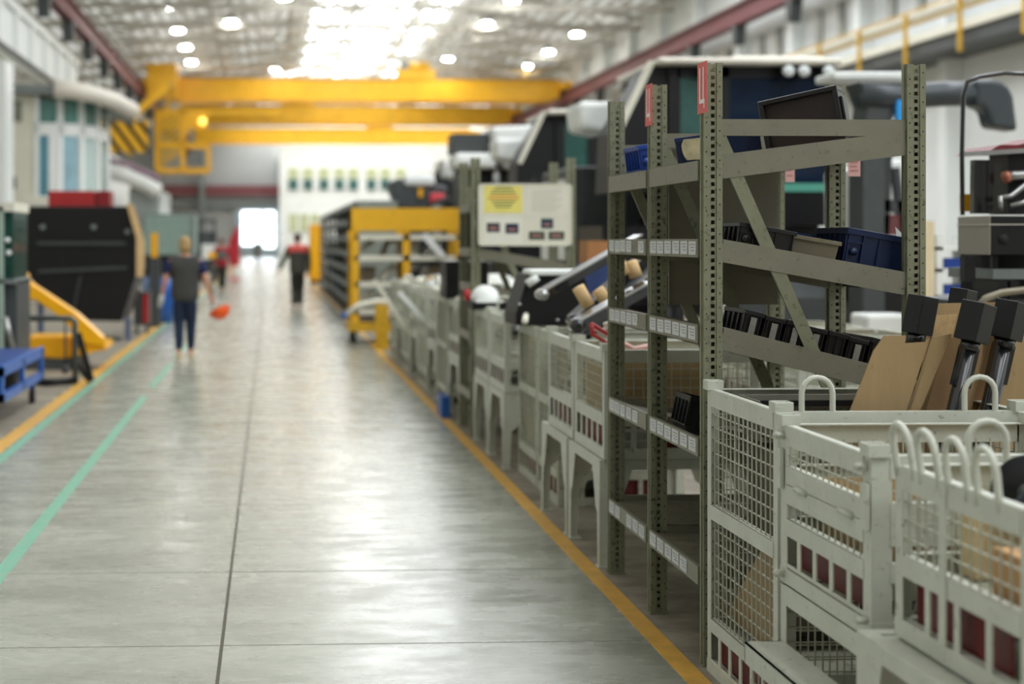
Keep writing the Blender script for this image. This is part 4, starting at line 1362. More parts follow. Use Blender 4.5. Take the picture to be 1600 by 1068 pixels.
# pale sacks and sheets heaped over the far crates
random.seed(33)
k = 0
for i in range(8):
    y0 = 13.72 + i
    for j in range(3):
        mm = [M_CREAM, M_CRATE, M_WHITE, M_BEIGEP, M_STEEL, M_FOAM][(i * 2 + j * 5) % 6]
        casting(1.92 + .22 * j, y0 + .3 + .12 * j, 1.0, .17, '%s pale part heaped on the %s blurred crate past the notice board rack' % (WORDS[(i * 3 + j) % 16], far_names[i]), mm, group='pale parts on the far crates', kind=(i + j) % 3)
for i, (a, b_, Y, m) in enumerate((((640, 470), (668, 505), 17.0, M_WHITE), ((600, 450), (640, 520), 18.5, M_CREAM), ((655, 448), (705, 470), 15.0, M_CREAM))):
    pa, pb = at(*a, Y), at(*b_, Y)
    t = tag(MB().bar(pa + Vector((-.12, 0, .1)), pb, .10, .05).build('steel_section', m), ['white angle leaning on the far crates', 'long cream strip hanging down the far crates', 'cream bar lying over the crates by the rack'][i], 'steel bar', 'pale bars on the far crates')
mb = MB()
V = []
for a in range(9):
    for b in range(7):
        V.append((1.70 + a * .11, 14.7 + b * .13, 1.24 + .10 * math.sin(a * 1.3 + b) * math.cos(b * 1.7 + a * .4) + random.uniform(0, .04)))
V += [(v[0], v[1], v[2] - .012) for v in V]
Fc = []
for a in range(8):
    for b in range(6):
        q = a * 7 + b
        Fc += [(q, q + 1, q + 8, q + 7), (q + 63, q + 70, q + 71, q + 64)]
mb.add(V, Fc)
tag(mb.build('film_sheet', mat('milky film', (222, 222, 212), .4, var=.12, scale=9, bump=.5)), 'crumpled milky film sheet over the second blurred crate', 'packing film')
p0, p1 = at(700, 462, 14.2), at(722, 408, 14.2)
tag(MB().bb(p0.x - .02, p1.x + .25, 14.2, 14.7, 1.12, p1.z).build('parts_box', M_BLKMAT), 'dark box standing on the crates left of the notice board rack', 'box')
tag(MB().tube([at(729, 452, 12.6), at(731, 470, 12.6)], .03, 8).build('marker_tube', M_REDM), 'small red ended tube beside the notice board rack', 'tube')
tag(MB().bb(1.60, 1.68, 14.1, 14.5, .0, .20).build('small_tub', M_BLUE), 'small blue tub on the floor by the crates', 'tub')
# ------------------------------------------------------------------ harvesters on the right hand line
def harvester():
    Y = 16.0
    t = thing('combine_harvester', (5.0, Y, 0), 'x', 'combine harvester', 'unfinished harvesters on the assembly line')

    def W(px, py, y=Y):
        p = at(px, py, y); return p
    xl, xr = W(1058, 300).x, W(1300, 300).x
    zt, zb = W(1100, 103).z, W(1100, 302).z
    D = 1.6
    # cab: pillars and frame
    cab = MB()
    for px0, px1 in ((1045, 1063), (1114, 1140), (1296, 1306)):
        a, b = W(px0, 300).x, W(px1, 300).x
        cab.bb(a, b, Y, Y + .12, zb - .15, zt)
    cab.bb(xl, xr, Y, Y + .1, zt - .12, zt); cab.bb(xl, xr, Y - .02, Y + .14, zb - .35, zb)
    for x in (xl, xr - .1): cab.bb(x, x + .1, Y + D - .1, Y + D, zb - .2, zt)
    cab.bb(xl, xl + .06, Y, Y + D, zb - .35, zb); cab.bb(xr - .06, xr, Y, Y + D, zb - .35, zb)
    cabo = cab.build('cab_frame', M_BLKMAT, t)
    a, b = W(1063, 0).x, W(1114, 0).x
    MB().bb(a, b, Y + .03, Y + .04, zb, zt - .1).build('side_window', mat('teal tinted glass', (60, 96, 90), .12, var=.3, scale=2), cabo)
    a, b = W(1140, 0).x, W(1296, 0).x
    MB().bb(a, b, Y + .02, Y + .03, zb, zt - .1).build('windscreen', M_GLASSB, cabo)
    MB().bb(a, b, Y - .01, Y + .01, zb + .02, zb + .11).build('glass_edge', M_TEAL, cabo)
    MB().bb(xl + .02, xl + .03, Y + .12, Y + D - .1, zb, zt).build('side_window', M_GLASS, cabo)
    MB().bb(xl + .1, xr - .1, Y + D - .05, Y + D - .02, zb, zt).build('rear_panel', M_BLKMAT, cabo)
    # seat
    MB().bb(xl + .7, xl + 1.2, Y + .8, Y + 1.3, zb - .1, zb + .3).bb(xl + .7, xl + 1.2, Y + 1.2, Y + 1.32, zb + .3, zb + 1.0).build('seat', M_DGREY, cabo)
    # roof
    p0, p1 = W(1022, 97), W(1306, 97)
    mb = MB().bb(p0.x, p1.x, Y - .22, Y + D + .2, zt, zt + .07); mb.bb(W(1150, 0).x, W(1296, 0).x, Y + .1, Y + D, zt + .07, zt + .13)
    roof = mb.build('roof', mat('cab roof cream', (226, 220, 206), .4, var=.04), t, bevel=.03)
    for px in (1100, 1222, 1246, 1284):
        c = W(px, 108)
        l = MB().tube([(c.x, Y - .2, zt - .07), (c.x, Y - .05, zt - .07)], [.075, .05], 12).build('work_light', M_BLKMAT, roof)
        MB().tube([(c.x, Y - .207, zt - .07), (c.x, Y - .2, zt - .07)], .065, 12).build('lens', mat('lens glass', (220, 224, 224), .15, var=.1), l)
    # slanted tank side with pale trim
    P = [W(1026, 96), W(1047, 100), W(1047, 300), W(958, 300), W(962, 205)]
    MB().prism([(p.x, p.z) for p in P], 1, Y + .05, Y + .9).build('slanted_side', M_BLKMAT, t)
    MB().bar(W(1020, 96) + Vector((0, .05, 0)), W(966, 208) + Vector((0, .05, 0)), .06, .11, up=(0, 1, 0)).build('pale_trim', M_CREAM, t)
    # white moulded cover left of it
    c0, c1 = W(893, 205, 17.6), W(952, 163, 17.6)
    mb = MB().prism([(c0.x + .03, c0.z), (c1.x - .1, c0.z - .06), (c1.x, c0.z + .1), (c1.x, c1.z), (c0.x, c1.z)], 1, 17.2, 18.0)
    mb.build('white_cover', M_WHITE, t, bevel=.06)
    # dark engine deck and body behind the cab
    bz = zb - .35
    MB().bb(3.55, 6.1, Y + 1.7, Y + 3.6, 1.0, 2.55).build('body', M_DGREY, t, bevel=.04)
    MB().bb(3.6, 6.0, Y + .25, Y + 1.6, .95, bz).build('engine_deck', M_BLKMAT, t)
    MB().bb(3.50, 3.56, Y + 1.9, Y + 3.4, 1.3, 2.4).build('body_panel', M_WHITE, t)
    # platform, ladder, rails
    mb = MB()
    for i in range(4): mb.bb(3.75, 4.25, Y - .35 - .0, Y - .1, .5 + i * .28, .53 + i * .28)
    mb.bar((3.75, Y - .3, .4), (3.75, Y - .2, 1.6), .04, .04); mb.bar((4.25, Y - .3, .4), (4.25, Y - .2, 1.6), .04, .04)
    mb.build('ladder', M_BLKMAT, t)
    MB().tube([(3.7, Y - .3, 1.4), (3.7, Y - .35, 2.3), (3.9, Y - .3, 2.6), (4.0, Y - .05, 2.4)], .02, 8).build('handrail', M_BLKM, t)
    # feeder opening and front works below the cab
    mb = MB().prism([(Y - 1.2, .5), (Y - 1.2, 1.1), (Y + .3, 1.7), (Y + .3, .9)], 0, 4.6, 5.7)
    mb.build('feeder_house', M_DGREY, t)
    MB().tube([(4.4, Y - .9, .9), (5.9, Y - .9, .9)], .16, 14).build('drum', M_STEEL, t)
    MB().bar((4.5, Y - .7, 1.35), (5.9, Y - .5, 1.42), .06, .12).build('cross_bar', M_WHITE, t)
    mb = MB().tube([(4.45, Y - .5, 1.0), (4.45, Y - .6, 1.6), (4.8, Y - .5, 1.75)], .03, 8).tube([(5.8, Y - .5, .8), (5.85, Y - .62, 1.5)], .04, 8)
    mb.build('hydraulic_hose', M_BLKM, t)
    for (x, rr, y) in ((4.05, .72, Y + 1.0), (6.15, .72, Y + 1.0)):
        w = MB().tube([(x - .2, y, rr), (x - .17, y, rr), (x + .17, y, rr), (x + .2, y, rr)], [rr * .86, rr, rr, rr * .86], 28).build('wheel', M_RUB, t)
        MB().tube([(x - .21, y, rr), (x + .21, y, rr)], rr * .5, 20).build('rim', M_YELM, w)
    for x in (3.9, 5.8):
        w = MB().tube([(x - .15, Y + 3.0, .5), (x + .15, Y + 3.0, .5)], .5, 22).build('wheel', M_RUB, t)
        MB().tube([(x - .16, Y + 3.0, .5), (x + .16, Y + 3.0, .5)], .24, 16).build('rim', M_YELM, w)
    # mirror
    c = W(1330, 215)
    MB().tube([(xr, Y, zt - .1), (xr + .25, Y - .15, zt - .2), (xr + .25, Y - .15, c.z)], .02, 8).build('mirror_arm', M_BLKM, t)
    MB().bb(xr + .12, xr + .34, Y - .2, Y - .12, c.z - .45, c.z).build('mirror', M_BLKMAT, t, bevel=.02)
    return t


h1 = harvester()
h1['label'] = 'nearest harvester, its dark glazed cab right behind the sharp rack'
base = Vector(h1.location)
HL = ['second harvester in line, its slanted black side above the notice board', 'third harvester in line, half hidden by a white wrapped body',
      'fourth harvester in line, small dark cab above the yellow cart', 'fifth harvester in line, beside the white annex']
for i, y in enumerate((22.4, 29.6, 36.4, 43.2)):
    c = copy_tree(h1); c.location = (5.0, y, 0); c['label'] = HL[i]

# unloading spout on its own frame beside the first machine
t = thing('unloading_spout', (7.4, 14.0, 0), 'dark grey unloading tube with a drooping elbow behind the right rack post', 'machine part')
Ys = 13.6
pts = [at(1345, 150, Ys), at(1400, 152, Ys), at(1470, 147, Ys), at(1545, 146, Ys)]
MB().tube(pts, .115, 18).build('tube', M_SPT := mat('spout grey', (62, 68, 72), .35, .1, .08), t)
el = [at(1540, 146, Ys), at(1556, 150, Ys), at(1564, 165, Ys), at(1566, 200, Ys)]
EL = [(1540, 200), (1534, 178), (1528, 169), (1515, 168), (1515, 126), (1543, 125), (1557, 129), (1568, 138), (1575, 152), (1582, 206)]
MB().prism([(p.x, p.z) for p in [at(*q, Ys) for q in EL]], 1, Ys - .12, Ys + .12).build('elbow', M_SPT, t, bevel=.04)
MB().prism([(p.x, p.z) for p in (at(1338, 128, Ys), at(1420, 128, Ys), at(1440, 140, Ys), at(1436, 165, Ys), at(1400, 168, Ys), at(1380, 215, Ys), at(1345, 215, Ys), at(1352, 165, Ys))], 1, Ys - .05, Ys + .3).build('root_casting', M_DGREY, t, bevel=.02)
a = at(1362, 210, Ys)
MB().bb(a.x - .1, a.x + .1, Ys - .05, Ys + .3, 0, a.z).build('support', M_DGREY, t)
a, b = at(1393, 238, Ys), at(1434, 158, Ys)
MB().bb(a.x, b.x, Ys - .12, Ys - .06, a.z, b.z).build('blue_film', M_LBLUE, t)
a, b = at(1303, 124, Ys + .3), at(1440, 112, Ys + .3)
MB().bb(a.x, b.x, Ys + .3, Ys + .8, a.z, b.z).build('white_lid', M_WHITE, t, bevel=.02)
# machine body with white panels standing beneath the spout
t = thing('half_built_machine', (8.2, 15.0, 0), 'half assembled white and black machine body between the rear rack posts', 'machine body')
Yb = 14.5
def PX(px, py, y=Yb): p = at(px, py, y); return (p.x, p.z)
MB().prism([PX(1350, 262), PX(1432, 245), PX(1440, 300), PX(1425, 392), PX(1352, 392)], 1, Yb + .3, Yb + 1.1).build('white_shell', M_CLAD, t, bevel=.04)
for i, (q0, q1, w) in enumerate((((1358, 230), (1366, 392), .12), ((1384, 240), (1378, 392), .09), ((1398, 262), (1412, 392), .06), ((1352, 318), (1430, 326), .12), ((1352, 350), (1425, 352), .2))):
    a, b = at(*q0, Yb), at(*q1, Yb)
    MB().bar(a, b, .1, w).build('dark_strut', M_DGREY if i != 4 else M_MAROON, t)
a = at(1352, 392, Yb + .3); b = at(1430, 392, Yb + .3)
MB().bb(a.x, b.x, Yb + .3, Yb + 1.1, .4, a.z + .02).build('chassis', M_BLKMAT, t)
for x in (a.x + .1, b.x - .1): MB().tube([(x - .1, Yb + .8, .4), (x + .1, Yb + .8, .4)], .4, 20).build('wheel', M_RUB, t)
a, b = at(1440, 395, 12.0), at(1460, 345, 12.0)
tag(MB().bb(a.x, b.x, 12.0, 12.08, .0, b.z).build('timber_post', mat('pale pine', (226, 208, 172), .7, var=.08)), 'pale timber board standing right of the rear rack post', 'timber')

# engine unit at the right edge
t = thing('engine_unit', (4.1, 8.3, 0), 'black engine unit with chrome pipes on a grey sided case at the right edge', 'engine')
Ye = 8.0
a, b = at(1498, 398, Ye), at(1548, 337, Ye)
c = at(1640, 337, Ye)
yback = Y_of(1498, b.x)
MB().bb(b.x - .006, b.x, Ye, yback, a.z, b.z).build('grey_side', M_GREYP, t, bevel=.002)
MB().bb(b.x + .001, c.x, Ye, yback, a.z, b.z).build('dark_front', M_BLKMAT, t, bevel=.004)
d = at(1568, 374, Ye)
MB().tube([(d.x, Ye - .004, d.z), (d.x, Ye + .02, d.z)], .028, 18).build('port', M_DARK, t)
MB().bb(b.x - .014, c.x, Ye - .008, yback, b.z - .050, b.z - .044).build('seam_strip', mat('pale seam', (190, 184, 176), .4, var=.05), t)
mb = MB()
for px in (1524, 1534, 1545):
    p_ = at(px, 250, Ye + .2); q_ = at(px - 1, 334, Ye + .2); mb.bar(q_, p_, .05, .035)
mb.build('cooling_fins', M_BLKM, t)
p_ = at(1556, 335, Ye + .3); q_ = at(1640, 240, Ye + .3)
MB().bb(p_.x, q_.x, Ye + .16, yback, p_.z, q_.z).build('engine_block', M_BLKMAT, t)
MB().bar(at(1505, 241, Ye + .05), at(1640, 233, Ye + .05), .03, .025).build('cross_rail', M_STEEL, t)
MB().prism([PX(1544, 237, Ye + .1), PX(1562, 226, Ye + .1), PX(1592, 226, Ye + .1), PX(1640, 212, Ye + .1), PX(1640, 237, Ye + .1)], 1, Ye + .1, Ye + .5).build('red_guard', mat('guard red', (110, 26, 30), .5, var=.5, scale=20), t)
MB().tube([at(1572, 276, Ye + .12), at(1586, 274, Ye + .12), at(1640, 272, Ye + .12)], .028, 14).build('chrome_pipe', M_STEEL, t)
MB().tube([at(1568, 277, Ye + .11), at(1576, 276, Ye + .11)], .034, 14).build('copper_ring', mat('copper', (190, 120, 96), .35, .4, .1), t)
MB().tube([at(1562, 310, Ye + .1), at(1580, 306, Ye + .1), at(1600, 290, Ye + .1), at(1640, 270, Ye + .1)], .016, 12).build('bent_pipe', M_STEEL, t)
MB().tube([at(1580, 322, Ye + .05), at(1600, 316, Ye + .05), at(1640, 290, Ye + .05)], .014, 12).build('bent_pipe', M_STEEL, t)
MB().tube([at(1564, 330, Ye + .05), at(1563, 306, Ye + .05)], .012, 10).build('stub', M_STEEL, t)
MB().tube([at(1504, 336, Ye + .02), at(1503, 240, Ye + .02), at(1505, 150, Ye + .02), at(1511, 128, Ye + .02), at(1530, 120, Ye + .02), at(1570, 114, Ye + .02), at(1640, 118, Ye + .02)], .012, 12).build('hose', M_BLKM, t)
y_ = at(1511, 330, Ye + .3); z_ = at(1515, 303, Ye + .3)
MB().bb(y_.x - .015, z_.x + .012, Ye + .3, Ye + .36, y_.z, z_.z).build('yellow_box', M_YELM, t)
# its lower works and stand
MB().bar(at(1512, 400, Ye + .1), at(1512, 440, Ye + .1), .06, .06).build('strut', M_BLKMAT, t)
MB().bar(at(1553, 400, Ye + .1), at(1553, 432, Ye + .1), .03, .03).build('strut', M_BLKMAT, t)
a2, b2 = at(1552, 436, Ye + .05), at(1640, 420, Ye + .05)
MB().bb(a2.x, b2.x, Ye + .05, Ye + .6, a2.z, b2.z + .0).build('pale_tray', M_GREY, t)
for px in (1566, 1584):
    p_ = at(px, 452, Ye); q_ = at(px + 13, 438, Ye)
    MB().bb(p_.x - .02, p_.x + .03, Ye, Ye + .3, p_.z - .05, q_.z).build('canister', M_BLKMAT, t)
MB().bb(a.x + .02, c.x, Ye + .15, Ye + .7, .0, at(1520, 470, Ye).z).build('stand', M_DGREY, t)
mb = MB()
for s_ in range(13):
    pass
pp = [at(1530 + 0, 480, Ye - .1), at(1540, 466, Ye - .1), at(1565, 457, Ye - .1), at(1600, 453, Ye - .1), at(1640, 455, Ye - .1)]
MB().tube(pp, .02, 10).build('guard_arch', mat('dull tan steel', (140, 132, 112), .45, .3, .1), t)
MB().bb(at(1552, 440, Ye + .2).x, c.x, Ye + .2, Ye + .6, at(1520, 470, Ye).z, a.z).build('gearbox', M_DARK, t)

# light blue racking by the right wall with small blue bins
t = thing('bin_rack', (6.5, 13.0, 0), 'white rack full of small blue bins beyond the right rack post', 'rack')
Yk = 12.2
x0_, x1_ = X_of(1464, Yk), X_of(1530, Yk)
for x in (x0_, x1_): MB().bb(x, x + .05, Yk, Yk + .5, 0, 1.72).build('upright', M_WHITE, t)
for z in (1.62, 1.44, 1.22, .9): MB().bb(x0_, x1_, Yk, Yk + .5, z - .03, z).build('shelf', M_WHITE, t)
k = 0
for z in (1.44, 1.22, ):
    for i in range(5):
        xx = x0_ + .07 + i * (x1_ - x0_ - .1) / 5
        MB().bb(xx, xx + .05, Yk + .02, Yk + .3, z + .002, z + .08)
        o = MB().open_box(xx, xx + .052, Yk + .02, Yk + .3, z + .002, z + .085, .004).build('small_bin', M_BLUEBIN2)
        tag(o, 'small blue bin on the white rack, %s shelf, %s from the left' % ('upper' if z > 1.3 else 'lower', ORD[i] if i else 'first'), 'bin', 'small blue bins on the white rack')
tag(MB().bb(x0_ - .5, x0_ - .1, 12.4, 12.8, 0, 1.05).build('film_wrapped_stack', M_WHITE, bevel=.03), 'white wrapped stack left of the white rack', 'wrapped goods')
tag(MB().bb(x0_ + .07, x1_ - .05, Yk + .05, Yk + .4, .902, 1.10).build('parts_carton', mat('reddish grey carton', (150, 130, 124), .7, var=.3, scale=12)), 'reddish grey carton on the low shelf of the white rack', 'box')

# white wrapped machine body beside the third harvester
t = thing('wrapped_body', (5.4, 25.4, 0), 'large white wrapped machine body between the second and third harvesters', 'wrapped goods')
Yw = 26.4
def PW(px, py): p = at(px, py, Yw); return (p.x, p.z)
MB().prism([PW(768, 198), PW(836, 195), PW(820, 240), PW(812, 262), PW(796, 264), PW(778, 250)], 1, Yw, Yw + 1.6).build('tank', M_WHITE, t, bevel=.06)
a, b = at(712, 262, Yw), at(778, 238, Yw)
MB().bb(a.x, b.x, Yw + .1, Yw + 1.2, a.z, b.z).build('hood', M_WHITE, t, bevel=.08)
a, b = at(712, 237, Yw), at(775, 206, Yw)
MB().bb(a.x, b.x, Yw + .4, Yw + 1.2, a.z, b.z).build('grey_grille', M_DGREY, t)
a, b = at(770, 285, Yw), at(780, 262, Yw)
MB().tube([(a.x + .1, Yw + .3, a.z - .3), (a.x + .1, Yw + .3, b.z + .1)], .07, 10).build('neck', M_STEEL, t)
a, b = at(725, 500, Yw), at(830, 262, Yw)
MB().bb(a.x, b.x, Yw + .5, Yw + 1.6, 0.2, b.z).build('chassis', M_BLKMAT, t)
for x in (a.x + .2, b.x - .1): MB().tube([(x - .15, Yw + .8, .45), (x + .15, Yw + .8, .45)], .45, 20).build('wheel', M_RUB, t)
# small far machine: white bonnet, red lamp
t = thing('tractor_body', (3.0, 33.0, 0), 'small dark tractor body with white bonnet and red lamp above the yellow cart', 'tractor')
Yt = 33.5
a, b = at(632, 290, Yt), at(680, 272, Yt)
MB().bb(a.x, b.x, Yt, Yt + 1.5, a.z, b.z).build('bonnet', M_WHITE, t, bevel=.08)
MB().prism([(at(*q, Yt).x, at(*q, Yt).z) for q in ((608, 285), (622, 278), (700, 290), (700, 330), (625, 325))], 1, Yt + .1, Yt + 1.4).build('body', M_DGREY, t, bevel=.05)
a, b = at(672, 318, Yt), at(694, 302, Yt)
MB().bb(a.x, b.x, Yt - .02, Yt + .1, a.z, b.z).build('red_lamp', mat('coral red', (232, 70, 80), .4, var=.05), t, bevel=.03)
a, b = at(654, 308, Yt), at(660, 294, Yt)
MB().bb(a.x, b.x, Yt + .0, Yt + .1, a.z, b.z).build('amber_marker', M_YELM, t)
a, b = at(622, 325, Yt), at(696, 325, Yt)
MB().bb(a.x, b.x, Yt + .2, Yt + 1.3, .3, a.z + .05).build('chassis', M_DGREY, t)
for x in (a.x + .1, b.x): MB().tube([(x - .15, Yt + .8, .6), (x + .15, Yt + .8, .6)], .6, 20).build('wheel', M_RUB, t)

# ------------------------------------------------------------------ yellow cart and far racks along the aisle
t = thing('parts_cart', (2.2, 24.6, 0), 'tall yellow framed cart loaded with pale parts beyond the crates', 'cart')
Yc = 24.2
xa, xb = X_of(554, Yc), X_of(717, Yc)
zt_ = Z_of(325, 2, Yc)
xm = X_of(634, Yc)
for x in (xa, xm, xb):
    for y in (Yc, Yc + 1.1):
        MB().bb(x - .05, x + .07, y, y + .08, .22, zt_).build('post', M_YEL, t)
for y in (Yc - .02, Yc + 1.1):
    MB().bb(xa - .05, xb + .07, y, y + .03, zt_ - .36, zt_).build('top_panel', M_YELD if y > Yc else M_YEL, t)
for z in (zt_ - .48, 1.37, .95, .5):
    MB().bb(xa, xb, Yc, Yc + .05, z - .03, z + .05).build('rail', M_CREAM, t)
    MB().bb(xa, xb, Yc + .05, Yc + 1.1, z - .03, z).build('shelf', M_DECK, t)
MB().bb(xa - .1, xb + .1, Yc - .02, Yc + 1.15, .2, .34).build('base_frame', M_YELD, t)
for x in (xa, xb):
    for y in (Yc + .1, Yc + 1.0):
        w = MB().tube([(x - .03, y, .1), (x + .03, y, .1)], .1, 18).build('wheel', M_RUB, t)
        MB().bb(x - .045, x + .045, y - .03, y + .03, .12, .22).build('fork', M_STEEL, w)
random.seed(5)
nm = ['bent white bracket', 'cream channel', 'pale tube', 'beige plate', 'white angle', 'tan block', 'grey tube', 'ivory bracket', 'dull yellow casting', 'light channel', 'bright tube', 'sand coloured block']
k = 0
for z in (.5, .95, 1.37):
    for i in range(4):
        x = xa + .2 + i * .36; y = Yc + .3
        m_ = [M_CREAM, M_WHITE, M_STEEL, M_FOAM, M_CRATE, M_BEIGEP][(k * 5 + i) % 6]
        mb = MB()
        if (i + k) % 3 == 0: mb.tube([(x - .1, y, z + .06), (x, y, z + .28), (x + .14, y, z + .3)], .05, 10)
        elif (i + k) % 3 == 1: mb.box((x, y + .1, z + .15), (.24, .26, .28), (0, 0, .4))
        else: mb.bar((x - .12, y, z + .09), (x + .12, y + .1, z + .30), .12, .07)
        tag(mb.build('loose_part', m_), '%s on the %s shelf of the yellow cart' % (nm[k * 4 + i], ['low', 'middle', 'upper'][k]), 'machine part', 'parts loaded on the yellow cart')
    k += 1
tag(MB().bar(at(662, 366, Yc - .052), at(692, 400, Yc - .052), .06, .10).build('steel_section', M_WHITE), 'white diagonal bar leaning in front of the yellow cart', 'steel bar')
Yl = 23.0
tag(MB().tube([at(541, 491, Yl), at(560, 477, Yl), at(592, 470, Yl), at(604, 474, Yl)], .045, 10).build('tow_bar', M_CREAM), 'pale tow bar with a bend sticking out over the yellow line', 'tow bar')
tag(MB().tube([at(541, 491, Yl) + Vector((-.06, 0, -.035)), at(541, 491, Yl)], .05, 10).build('tow_grip', M_BLUE), 'blue plastic grip at the end of the pale tow bar', 'grip')
tag(MB().bb(xa + .25, xa + .45, 22.9, 23.1, 0, at(600, 476, Yl).z).build('tow_post', M_YELD), 'stubby yellow post carrying the tow bar', 'post')

# long dark slatted rack
t = thing('slatted_rack', (2.1, 41, 0), 'long dark grey slatted rack lining the aisle beyond the yellow cart', 'rack')
for i in range(8):
    y = 30.5 + i * 3.2
    MB().bb(1.72, 1.80, y, y + .1, 0, 2.45).build('post', M_DGREY, t); MB().bb(2.5, 2.58, y, y + .1, 0, 2.45).build('post', M_DGREY, t)
for z in (.25, .6, .95, 1.3, 1.65, 2.0, 2.35):
    MB().bb(1.71, 2.58, 30.5, 53, z, z + .12).build('shelf', M_GREY, t)
MB().bb(1.74, 2.56, 30.46, 30.5, .2, 2.45).build('end_panel', mat('greyish green panel', (140, 146, 136), .6, var=.05), t)
MB().bb(2.3, 2.35, 30.6, 53, .2, 2.3).build('back_panel', M_DGREY, t)
random.seed(9)
k = 0
for i in range(7):
    for j, z in enumerate((.372, .722, 1.072, 1.422, 1.772)):
        if random.random() < .25: continue
        y = 30.8 + i * 3.2
        o = MB().bb(1.85, 2.28, y + .1, y + 2.3, z, z + .17).build('stored_box', [M_DGREY, M_GREY, M_BEIGEP][k % 3])
        tag(o, '%s box in the %s bay of the slatted rack, %s tier' % (['dark grey', 'mid grey', 'beige'][k % 3], ORD[i] if i else 'nearest', ['lowest', 'second', 'third', 'fourth', 'top'][j]), 'box', 'boxes stored in the slatted rack')
        k += 1
t = thing('tool_cabinet', (1.7, 57, 0), 'narrow yellow cabinet standing at the far end of the slatted rack', 'cabinet')
MB().bb(1.45, 1.95, 57, 57.6, .12, 2.25).build('body', mat('cabinet amber', (240, 164, 30), .5, var=.08), t, bevel=.02)
MB().bb(1.47, 1.93, 56.98, 57, .2, 2.15).build('door', M_YELM, t)
MB().bb(1.45, 1.95, 57, 57.6, 0, .12).build('plinth', M_DARK, t)
# tall goods on the far right: white packs over the slatted rack
for i, (px, py, Y) in enumerate(((590, 316, 29.0), (608, 312, 29.3))):
    pass

# ------------------------------------------------------------------ left side of the aisle
Y0 = 25.0
def PL(px, py, y=Y0): p = at(px, py, y); return (p.x, p.z)
t = thing('black_hopper', (-3.3, Y0 + .8, 0), 'big black ribbed hopper body standing left of the aisle', 'machine body')
mb = MB().prism([PL(24, 322), PL(203, 322), PL(214, 372), PL(216, 420), PL(190, 502), PL(98, 500), PL(52, 440), PL(34, 420)], 1, Y0, Y0 + 1.5)
mb.build('shell', M_BLKMAT, t, bevel=.02)
for (q0, q1, w) in (((58, 380), (196, 380), .05), ((60, 424), (198, 418), .05), ((126, 430), (112, 498), .025)):
    a, b = at(*q0, Y0 - .02), at(*q1, Y0 - .02)
    MB().bar(a, b, .06, w).build('rib', M_DGREY, t)
for q in ((66, 355), (146, 355), (199, 362)):
    a = at(*q, Y0 - .03); MB().tube([(a.x, Y0 - .04, a.z), (a.x, Y0, a.z)], .045, 12).build('boss', M_GREY, t)
MB().prism([PL(198, 318, 24.9), PL(207, 318, 24.9), PL(226, 380, 24.9), PL(224, 432, 24.9), PL(213, 432, 24.9), PL(213, 372, 24.9)], 1, 24.88, 24.96).build('pale_edge', M_FOAM, t)
for q in ((196, 505), (60, 480)):
    a = at(q[0], q[1], Y0 + .3)
    MB().bb(a.x, a.x + .09, Y0 + .2, Y0 + .3, 0, a.z + .1).build('leg', mat('blue grey leg', (90, 104, 130), .5, var=.1), t)
MB().bb(-4.1, -2.5, Y0 + .15, Y0 + .35, 0, .05).build('foot_bar', M_DGREY, t)
for (x0_, x1_, m_, n_) in ((76, 148, M_REDM, 'red'), (150, 172, mat('dark red enamel', (140, 28, 32), .4, var=.1), 'dark red')):
    a, b = PL(x0_, 319.6, 25.4), PL(x1_, 298, 25.4)
    tag(MB().bb(a[0], b[0], 25.4, 26.0, at(100, 322, Y0).z + .003, b[1]).build('tool_case', m_, bevel=.01), '%s case lying on top of the black hopper' % n_, 'case')
a, b = PL(38, 318, 25.3), PL(74, 306, 25.3)
tag(MB().bb(a[0], b[0], 25.3, 25.9, at(100, 322, Y0).z + .003, b[1]).build('parts_tray', M_CREAM, bevel=.01), 'cream tray beside the red case on the hopper', 'tray')

# yellow loader arm and base
Ya = 19.4
t = thing('loader_arm', (-3.0, Ya, 0), 'bright yellow loader arm sloping down beside the black hopper', 'machine part')
MB().prism([PL(24, 432, Ya), PL(34, 424, Ya), PL(45, 440, Ya), PL(118, 488, Ya), PL(162, 528, Ya), PL(164, 542, Ya), PL(128, 536, Ya), PL(100, 500, Ya), PL(55, 468, Ya), PL(26, 468, Ya)], 1, Ya, Ya + .25).build('arm', M_YELM, t, bevel=.02)
a = at(33, 434, Ya); MB().tube([(a.x, Ya - .03, a.z), (a.x, Ya + .28, a.z)], .075, 16).build('eye', M_YELM, t)
MB().prism([PL(34, 528, Ya), PL(112, 528, Ya), PL(112, 560, Ya), PL(96, 566, Ya), PL(34, 556, Ya)], 1, Ya + .3, Ya + 1.0).build('base', M_YELM, t, bevel=.02)
MB().prism([PL(112, 536, Ya), PL(164, 536, Ya), PL(165, 546, Ya), PL(112, 558, Ya)], 1, Ya + .05, Ya + .9).build('wedge', M_YELM, t)
MB().bb(at(34, 560, Ya).x, at(118, 560, Ya).x, Ya + .2, Ya + 1.0, 0, .14).build('skid', M_DGREY, t)
